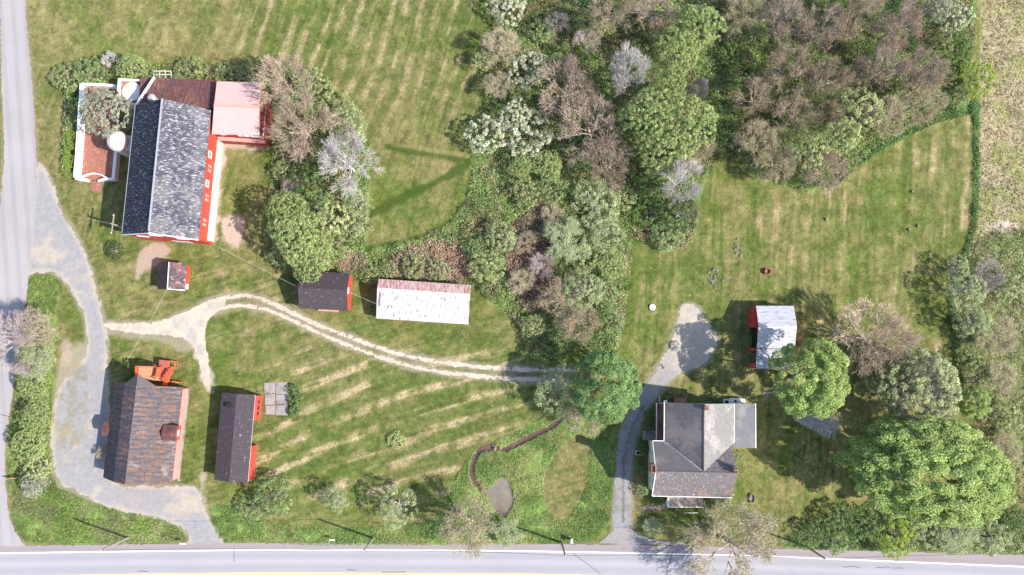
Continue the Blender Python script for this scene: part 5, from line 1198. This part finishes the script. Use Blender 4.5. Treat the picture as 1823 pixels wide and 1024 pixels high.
 ('tree', 'thin_green', 705, 903, 36, 6, 'wider grey-green tree on the lower lawn near the marsh', 'tree'),
 ('tree', 'bud_tan', 832, 938, 52, 9, 'thin pale tree leaning over the main road by the pond', 'tree'),
 ('bush', 'bud_green', 905, 950, 26, 3, 'thin pale bush between the pond and the road', 'bush'),
 ('bush', 'mound', 705, 783, 16, .8, 'neat round green shrub alone in the middle lawn', 'bush'),
 ('bush', 'ivy', 522, 694, 11, 1.2, 'upper clump of dark leaves along the concrete pad', 'bush'),
 ('bush', 'ivy', 526, 712, 14, 1.2, 'middle clump of dark leaves along the concrete pad', 'bush'),
 ('bush', 'ivy', 522, 732, 11, 1.1, 'lower clump of dark leaves along the concrete pad', 'bush'),
 ('bush', 'bud_tan', 183, 806, 14, 1.8, 'small spiky tan bush against the left of the gambrel barn', 'bush'),
 ('bush', 'mid', 443, 905, 26, 2, 'bright bush at the corner of gravel drive and roadside growth', 'bush'),
 # left hedge strip
 ('tree', 'bare_mauve', 8, 600, 64, 9, 'bare pinkish tree overhanging the side road at the left edge', 'tree'),
 ('tree', 'bud_tan', 62, 585, 40, 7, 'tan budding tree right of the pinkish tree by the side road', 'tree'),
 ('tree', 'bud_green', 60, 640, 36, 6, 'greenish budding tree in the strip beside the side road', 'tree'),
 ('bush', 'leafy', 55, 685, 28, 4, 'light green bush in the roadside strip, uppermost of three', 'bush'),
 ('bush', 'leafy', 62, 740, 30, 4, 'light green bush in the roadside strip, middle of three', 'bush'),
 ('bush', 'leafy', 52, 792, 32, 4, 'light green bush in the roadside strip, lowest of three', 'bush'),
 ('bush', 'pale', 66, 830, 24, 4, 'cream-green bush at the bottom of the roadside strip', 'bush'),
 ('bush', 'silver', 58, 862, 24, 3.5, 'whitish bush at the very end of the roadside strip', 'bush'),
]
for t in T:
    if t[1] in ('bud_red', 'bud_brown') and t[2] > 1280: t = t[:4] + (t[4] * .88,) + t[5:]
    plant("tree" if t[7] == "tree" else "bush", *t[1:8])
big = plant('tree', 'bigmaple', 1668, 838, 142, 17, 'biggest tree, a huge bright green maple at the lower right', 'tree', ry=92, rz=math.radians(-8))
ds_ = W(1472, 765, 0.0); sp_ = empty('tree', (ds_.x, ds_.y, 0), 0, 'leaning silver-grey feathery tree under the round bright maple', 'tree')
tm, cm, _, _ = proto('dead_spruce', 0)
sp_.rotation_euler = (0, math.radians(-72), math.radians(-14)); sp_.location = (W(1492, 762, 1.2).x, W(1492, 762, 1.2).y, 1.3); sp_.scale = (.72, .72, .78)
link('trunk', tm, sp_); link('crown', cm, sp_)

# ---- ground-level growth scattered over the wild areas
def scatter(name, test, dens, size, hmin, hmax, palette, label, cat, patchseed=300, per=3, box=(-78, 78, -46, 44), pth=None, var=.25, up=.7, pal2=None):
    n = int((box[1] - box[0]) * (box[3] - box[2]) * dens); x = RNG.uniform(box[0], box[1], n); y = RNG.uniform(box[2], box[3], n); px, py = to_px(x, y)
    keep = test(px, py) < 0
    if pth is not None: keep &= fbm(x, y, 1.8, patchseed) > pth
    wet = np.minimum(stream(px, py), pond(px, py)); keep &= wet > 1.5
    x = x[keep]; y = y[keep]; n = len(x); cl = fbm(x, y, 1.6, patchseed + 5); cl = np.clip((cl - .3) / .4, 0, 1)
    k = np.repeat(np.arange(n), per); h = (hmin + (hmax - hmin) * cl)[k] * RNG.uniform(.2, 1, len(k))
    P = np.stack([x[k] + RNG.normal(size=len(k)) * size * .7, y[k] + RNG.normal(size=len(k)) * size * .7, h], -1)
    N = RNG.normal(size=(len(k), 3)) * .7 + [0, 0, up]
    c = pick(palette, n, var)
    if pal2 is not None:
        s2 = fbm(x, y, 2.6, patchseed + 9) > .52; c[s2] = pick(pal2, int(s2.sum()), var)
    c = c * (.45 + 1.15 * fbm(x, y, 5, patchseed + 13))[:, None].astype(np.float32)
    V, C = leaf_quads(P, N, size * RNG.uniform(.5, 1.5, len(k)), c[k] * RNG.uniform(.8, 1.2, (len(k), 1)).astype(np.float32))
    o = link(name, quads_mesh(name, V, C, M['leaf']), None); return tag(o, label, cat, None, 'stuff')
mx_ = lambda *f: (lambda X, Y: np.maximum.reduce([q(X, Y) for q in f]))
neg = lambda f: (lambda X, Y: -f(X, Y))
nob = (mx_(neg(bramble), neg(bramble2), neg(bramble3)))
noyard = neg(Field([(150, 150), (212, 158), (215, 330), (140, 330)], sm=0))
scatter('undergrowth', mx_(lambda X, Y: np.minimum(wood(X, Y), thicket(X, Y)) + 2, nob, noyard), 48, .165, .1, 1.2, P_['mid'] + P_['leafy'], 'tangled green undergrowth on the floor of the wood and thicket', 'undergrowth', 300, pal2=P_['shrub'] + P_['budtan'] + P_['budred'])
scatter('marsh_plants', mx_(lambda X, Y: marsh(X, Y) + 2, neg(island)), 130, .105, .03, .26, [(.27, .38, .11, 4), (.35, .45, .17, 3), (.16, .24, .06, 2)], 'lush green marsh plants round the pond and stream', 'marsh plants', 400, pal2=[(.38, .43, .15, 4), (.42, .42, .22, 2)])
scatter('verge_weeds', lambda X, Y: np.minimum(verge(X, Y), hedge(X, Y)) + 2, 115, .11, .03, .3, [(.25, .34, .09, 4), (.34, .42, .14, 3), (.15, .21, .06, 2)], 'rough weeds on the verge between the side road and the gravel drive', 'weeds', 500, pal2=[(.33, .34, .15, 3), (.3, .25, .17, 1), (.26, .33, .12, 2)])
scatter('roadside_weeds', lambda X, Y: lowright(X, Y) + 2, 55, .15, .1, .9, P_['mid'], 'rough growth along the lower right roadside', 'weeds', 600, pal2=P_['olive'], box=(30, 78, -46, -25))
scatter('scrub', lambda X, Y: eastscrub(X, Y) + 3, 40, .16, .1, 1.0, P_['shrub'], 'pale scrub covering the ground at the right edge', 'scrub', 700, pal2=P_['budtan'], box=(58, 78, -38, 12), pth=.38)
scatter('tall_grass', lambda X, Y: np.minimum(hedgeline(X, Y), woodgreen(X, Y)), 110, .14, .05, .7, [(.12, .21, .07, 4), (.18, .29, .10, 3), (.25, .34, .13, 2)], 'strip of tall deep green grass along the right lawn', 'grass', 800, box=(40, 78, -20, 30))
scatter('brambles', lambda X, Y: np.minimum.reduce([bramble(X, Y), bramble2(X, Y), bramble3(X, Y)]) + 1, 75, .22, .2, 1.0, [(.44, .29, .22, 4), (.52, .38, .30, 3), (.33, .2, .15, 3), (.28, .30, .14, 2)], 'reddish brown bramble thickets behind the white-roofed shed', 'brambles', 900, pal2=[(.50, .38, .30, 3), (.40, .27, .2, 2), (.30, .35, .16, 3)], box=(-30, 10, -8, 20))
scatter('dry_grass', lambda X, Y: np.maximum(eastmeadow(X, Y) + 4, -eastscrub(X, Y) - 10), 16, .17, .05, .25, [(.5, .40, .27, 4), (.40, .31, .19, 3), (.2, .2, .09, 2)], 'dry straw-coloured grass of the field at the right edge', 'grass', 950, box=(62, 80, 5, 46))
# ============================================================ poles, cables and small things
def pole(base, hgt, label, arm=None, group='utility poles', top=None):
    b = W(*base); r = empty('utility_pole', (b.x, b.y, 0), 0, label, 'utility pole', group)
    MB().tube([(0, 0, -.2), (0, 0, hgt * .5), (0, 0, hgt)], [.17, .15, .11], 9).build('post', M['pole'], r)
    if arm: MB().bar((-math.cos(arm) * 1.4, -math.sin(arm) * 1.4, hgt - .5), (math.cos(arm) * 1.4, math.sin(arm) * 1.4, hgt - .5), .12, .14).build('crossarm', M['pole'], r)
    b2_ = MB()
    for s_ in ((-1.2, 0, 1.2) if arm else (0,)):
        ax = math.cos(arm or 0) * s_; ay = math.sin(arm or 0) * s_; z = hgt - .4 if arm else hgt
        b2_.lathe([(.05, z), (.07, z + .1), (.04, z + .2)], 8, (ax, ay))
    b2_.build('insulator', M['white'], r); return Vector((b.x, b.y, hgt))
t1 = pole((229, 957), 8.5, 'weathered utility pole on the grassy corner verge left of the gravel entrance')
t2 = pole((665, 958), 8.5, 'weathered utility pole at the roadside below the middle lawn')
t3 = pole((1000, 966), 8.5, 'weathered utility pole beside the white roadside post near the pond')
t4 = pole((1432, 971), 8.5, 'weathered utility pole among the roadside bushes at the lower right')
t5 = pole((236, 411), 7.0, 'utility pole with a crossarm behind the lower left corner of the big barn', arm=math.radians(84))
def cable(a, b, label, r=.025, mat='wire', sag=.6, grp='overhead cables'):
    a = Vector(a); b = Vector(b); pts = []
    for i in range(13):
        t = i / 12; p = a.lerp(b, t); p.z -= sag * 4 * t * (1 - t); pts.append(p)
    o = MB().tube(pts, r, 5).build('overhead_cable', M[mat]); return tag(o, label, 'cable', grp)
cable(t1, t2, 'dark overhead cable from the corner verge pole to the middle roadside pole', sag=1)
cable(t2, t3, 'dark overhead cable between the middle roadside pole and the pole by the pond', sag=1)
cable(t3, t4, 'dark overhead cable above the house driveway mouth', sag=1)
cable(t4, W(1900, 985, 8.5), 'dark overhead cable leaving over the bottom right corner', sag=.6)
cable(W(385, 438, 4.0), W(531, 512, 3.6), 'pale service cable from the big barn corner to the dark ribbed shed', .02, 'palewire')
cable(W(619, 519, 3.6), W(669, 541, 2.8), 'pale service cable between the dark ribbed shed and the white-roofed shed', .02, 'palewire', .1)
cable(W(297, 516, 3.2), W(224, 645, 5.5), 'pale service cable from the smallest shed towards the gambrel barn', .02, 'palewire', .3)
cable(W(132, 385, 5.5), t5, 'pale cable crossing from the side road to the crossarm pole', .02, 'palewire', .2)
# concrete pad in slabs
c = W(492, 711); pad = empty('concrete_pad', (c.x, c.y, 0), math.radians(1), 'cracked concrete pad of six slabs on the lawn beside the long shed', 'concrete pad')
for i, (x0, y0, x1, y1) in enumerate(((-1.7, .85, -.12, 2.35), (-.02, .75, 1.65, 2.4), (-1.6, -.75, -.15, .75), (-.02, -.65, 1.65, .65), (-1.5, -2.1, -.1, -.85), (.0, -2.25, 1.6, -.75))):
    MB().box(x0, y0, -.05, x1, y1, .1 + .012 * (i % 3)).build('slab', M['concrete'], pad)
# white marker posts / signs / mailbox
def sign(px, py, label, tall=1.5, w_=.6, name='road_sign', cat='sign'):
    p = W(px, py); r = empty(name, (p.x, p.y, 0), 0, label, cat)
    MB().tube([(0, 0, 0), (0, 0, tall)], .04, 8).build('post', M['metal'], r); MB().slab([(-w_ / 2, -.12, tall), (w_ / 2, -.12, tall), (w_ / 2, .12, tall + .28), (-w_ / 2, .12, tall + .28)], .04).build('plate', M['white'], r)
sign(331, 965, 'small white sign plate at the left end of the roadside marsh growth', 1.2, .8)
sign(594, 959, 'small white sign plate in the roadside growth below the narrow pale tree', 1.0, .7)
p = W(1017, 960); r = empty('marker_post', (p.x, p.y, 0), 0, 'short white roadside post left of the house driveway mouth', 'post')
MB().box(-.12, -.12, 0, .12, .12, 1.2).build('post', M['white'], r); MB().box(-.15, -.35, 1.2, .15, .3, 1.45).build('cap', M['white'], r)
p = W(1161, 547); r = tag(MB().lathe([(.16, 0), (.44, 0), (.46, .22), (.38, .3), (.2, .3), (.17, .12), (.16, .02)], 22).build('well_ring', M['white']), 'white concrete ring lying on the grass left of the gravel pad', 'well ring'); r.location = (p.x, p.y, 0)
p = W(1365, 484); r = tag(MB().lathe([(.4, 0), (.42, .3), (.44, .6), (.38, .6), (.36, .3), (.3, .25)], 18).build('fire_barrel', M['brickred']), 'dull red fire barrel alone on the right lawn', 'barrel'); r.location = (p.x, p.y, 0)
def stones(cx_, cy_, n, spread, label, mn=.1, mx=.28):
    import bmesh
    c = W(cx_, cy_); r = empty('stone_pile', (c.x, c.y, 0), 0, label, 'stone pile')
    for i in range(n):
        bm = bmesh.new(); bmesh.ops.create_icosphere(bm, subdivisions=1, radius=rnd(mn, mx))
        for v in bm.verts: v.co *= rnd(.7, 1.25); v.co.z *= .7
        me = bpy.data.meshes.new('stone'); bm.to_mesh(me); bm.free(); o = link('stone', me, r, M['stone']); o.location = (RNG.normal() * spread, RNG.normal() * spread, .1)
stones(1314, 441, 9, .7, 'scattered stone pile on the right lawn, the upper one'); stones(1273, 494, 13, .7, 'scattered stone pile on the right lawn above the gravel pad')
stones(1268, 499, 8, .5, 'little heap of rubble just below the lower stone pile', .08, .2)
stones(883, 795, 3, .3, 'few pale stones crossing the muddy stream', .15, .3)
stones(1179, 657, 2, .25, 'pair of dark stones on the upper driveway', .12, .22)
# stumps
for x, y, l in ((1624, 341, 'tiny tree stump on the right lawn, nearest the wood'), (1618, 409, 'tiny tree stump on the right lawn, left of a pair'), (1634, 403, 'tiny tree stump on the right lawn, right of a pair'), (1471, 391, 'pale round stump on the lawn below the wood tip')):
    p = W(x, y); r = tag(MB().lathe([(.26, -.05), (.2, .15), (.18, .32), (.02, .33)], 12).build('tree_stump', M['stone'] if x == 1471 else M['bark']), l, 'stump'); r.location = (p.x, p.y, 0)
# white tank and meter behind the house
p = W(1312, 714, .8); tk = empty('gas_tank', (p.x, p.y, 0), math.radians(-1), 'white horizontal gas tank behind the farmhouse', 'tank')
MB().tube([(-1.15, 0, .75), (-1.0, 0, .75), (1.0, 0, .75), (1.15, 0, .75)], [.2, .42, .42, .2], 16).build('tank_body', M['white'], tk)
MB().lathe([(.16, 1.1), (.16, 1.32), (.05, 1.36)], 12, (-.3, 0)).build('valve_cover', M['dark'], tk); MB().box(-.8, -.3, 0, -.6, .3, .45).box(.6, -.3, 0, .8, .3, .45).build('foot', M['concrete'], tk)
p = W(1293, 716, .6); ac = empty('air_conditioner', (p.x, p.y, 0), 0, 'boxy white cooling unit beside the gas tank', 'cooling unit')
MB().box(-.4, -.4, 0, .4, .4, .8).build('case', M['white'], ac); MB().lathe([(.28, .801), (.28, .82), (.02, .825)], 16).build('fan_grille', M['dark'], ac)
p = W(1137.5, 806.5, .4); ac = empty('cellar_hatch', (p.x, p.y, 0), 0, 'dark hatch with a white frame left of the farmhouse wall', 'hatch')
MB().box(-.42, -.3, 0, .42, -.24, .35).box(-.42, .24, 0, .42, .3, .35).box(-.42, -.24, 0, -.36, .24, .35).build('frame', M['white'], ac); MB().box(-.35, -.235, 0, .42, .235, .28).build('lid', M['dark'], ac)
p = W(1338, 887); r = tag(MB().lathe([(.1, 0), (.5, 0), (.52, .35), (.44, .4), (.4, .1)], 18).build('stone_ring', M['stone']), 'small stone ring on the grass right of the farmhouse', 'stone ring'); r.location = (p.x, p.y, 0); r.scale = (.8, 1.3, 1)
c = W(20, 853, 1.5); fr = empty('timber_barrier', (c.x, c.y, 0), math.radians(4), 'orange-brown timber barrier sticking out of the roadside strip', 'barrier')
MB().bar((-1.2, 0, .9), (1.2, 0, .9), .1, .3).build('rail', M['deckwood'], fr); MB().box(-1.0, -.06, 0, -.88, .06, .8).box(.88, -.06, 0, 1.0, .06, .8).build('post', M['deckwood'], fr)
c = W(1230, 913); r = tag(MB().bar((-1, 0, .1), (1, .02, .1), .12, .12).build('plank', M['whitewall']), 'pale plank lying on the grass below the front porch', 'plank'); r.location = (c.x, c.y, 0)
c = W(1372, 699); r = tag(MB().box(-1.1, -.2, 0, 1.0, .15, .14).build('plank', M['concrete']), 'pale slab on the shaded grass between the farmhouse and the round maple', 'slab'); r.location = (c.x, c.y, 0)
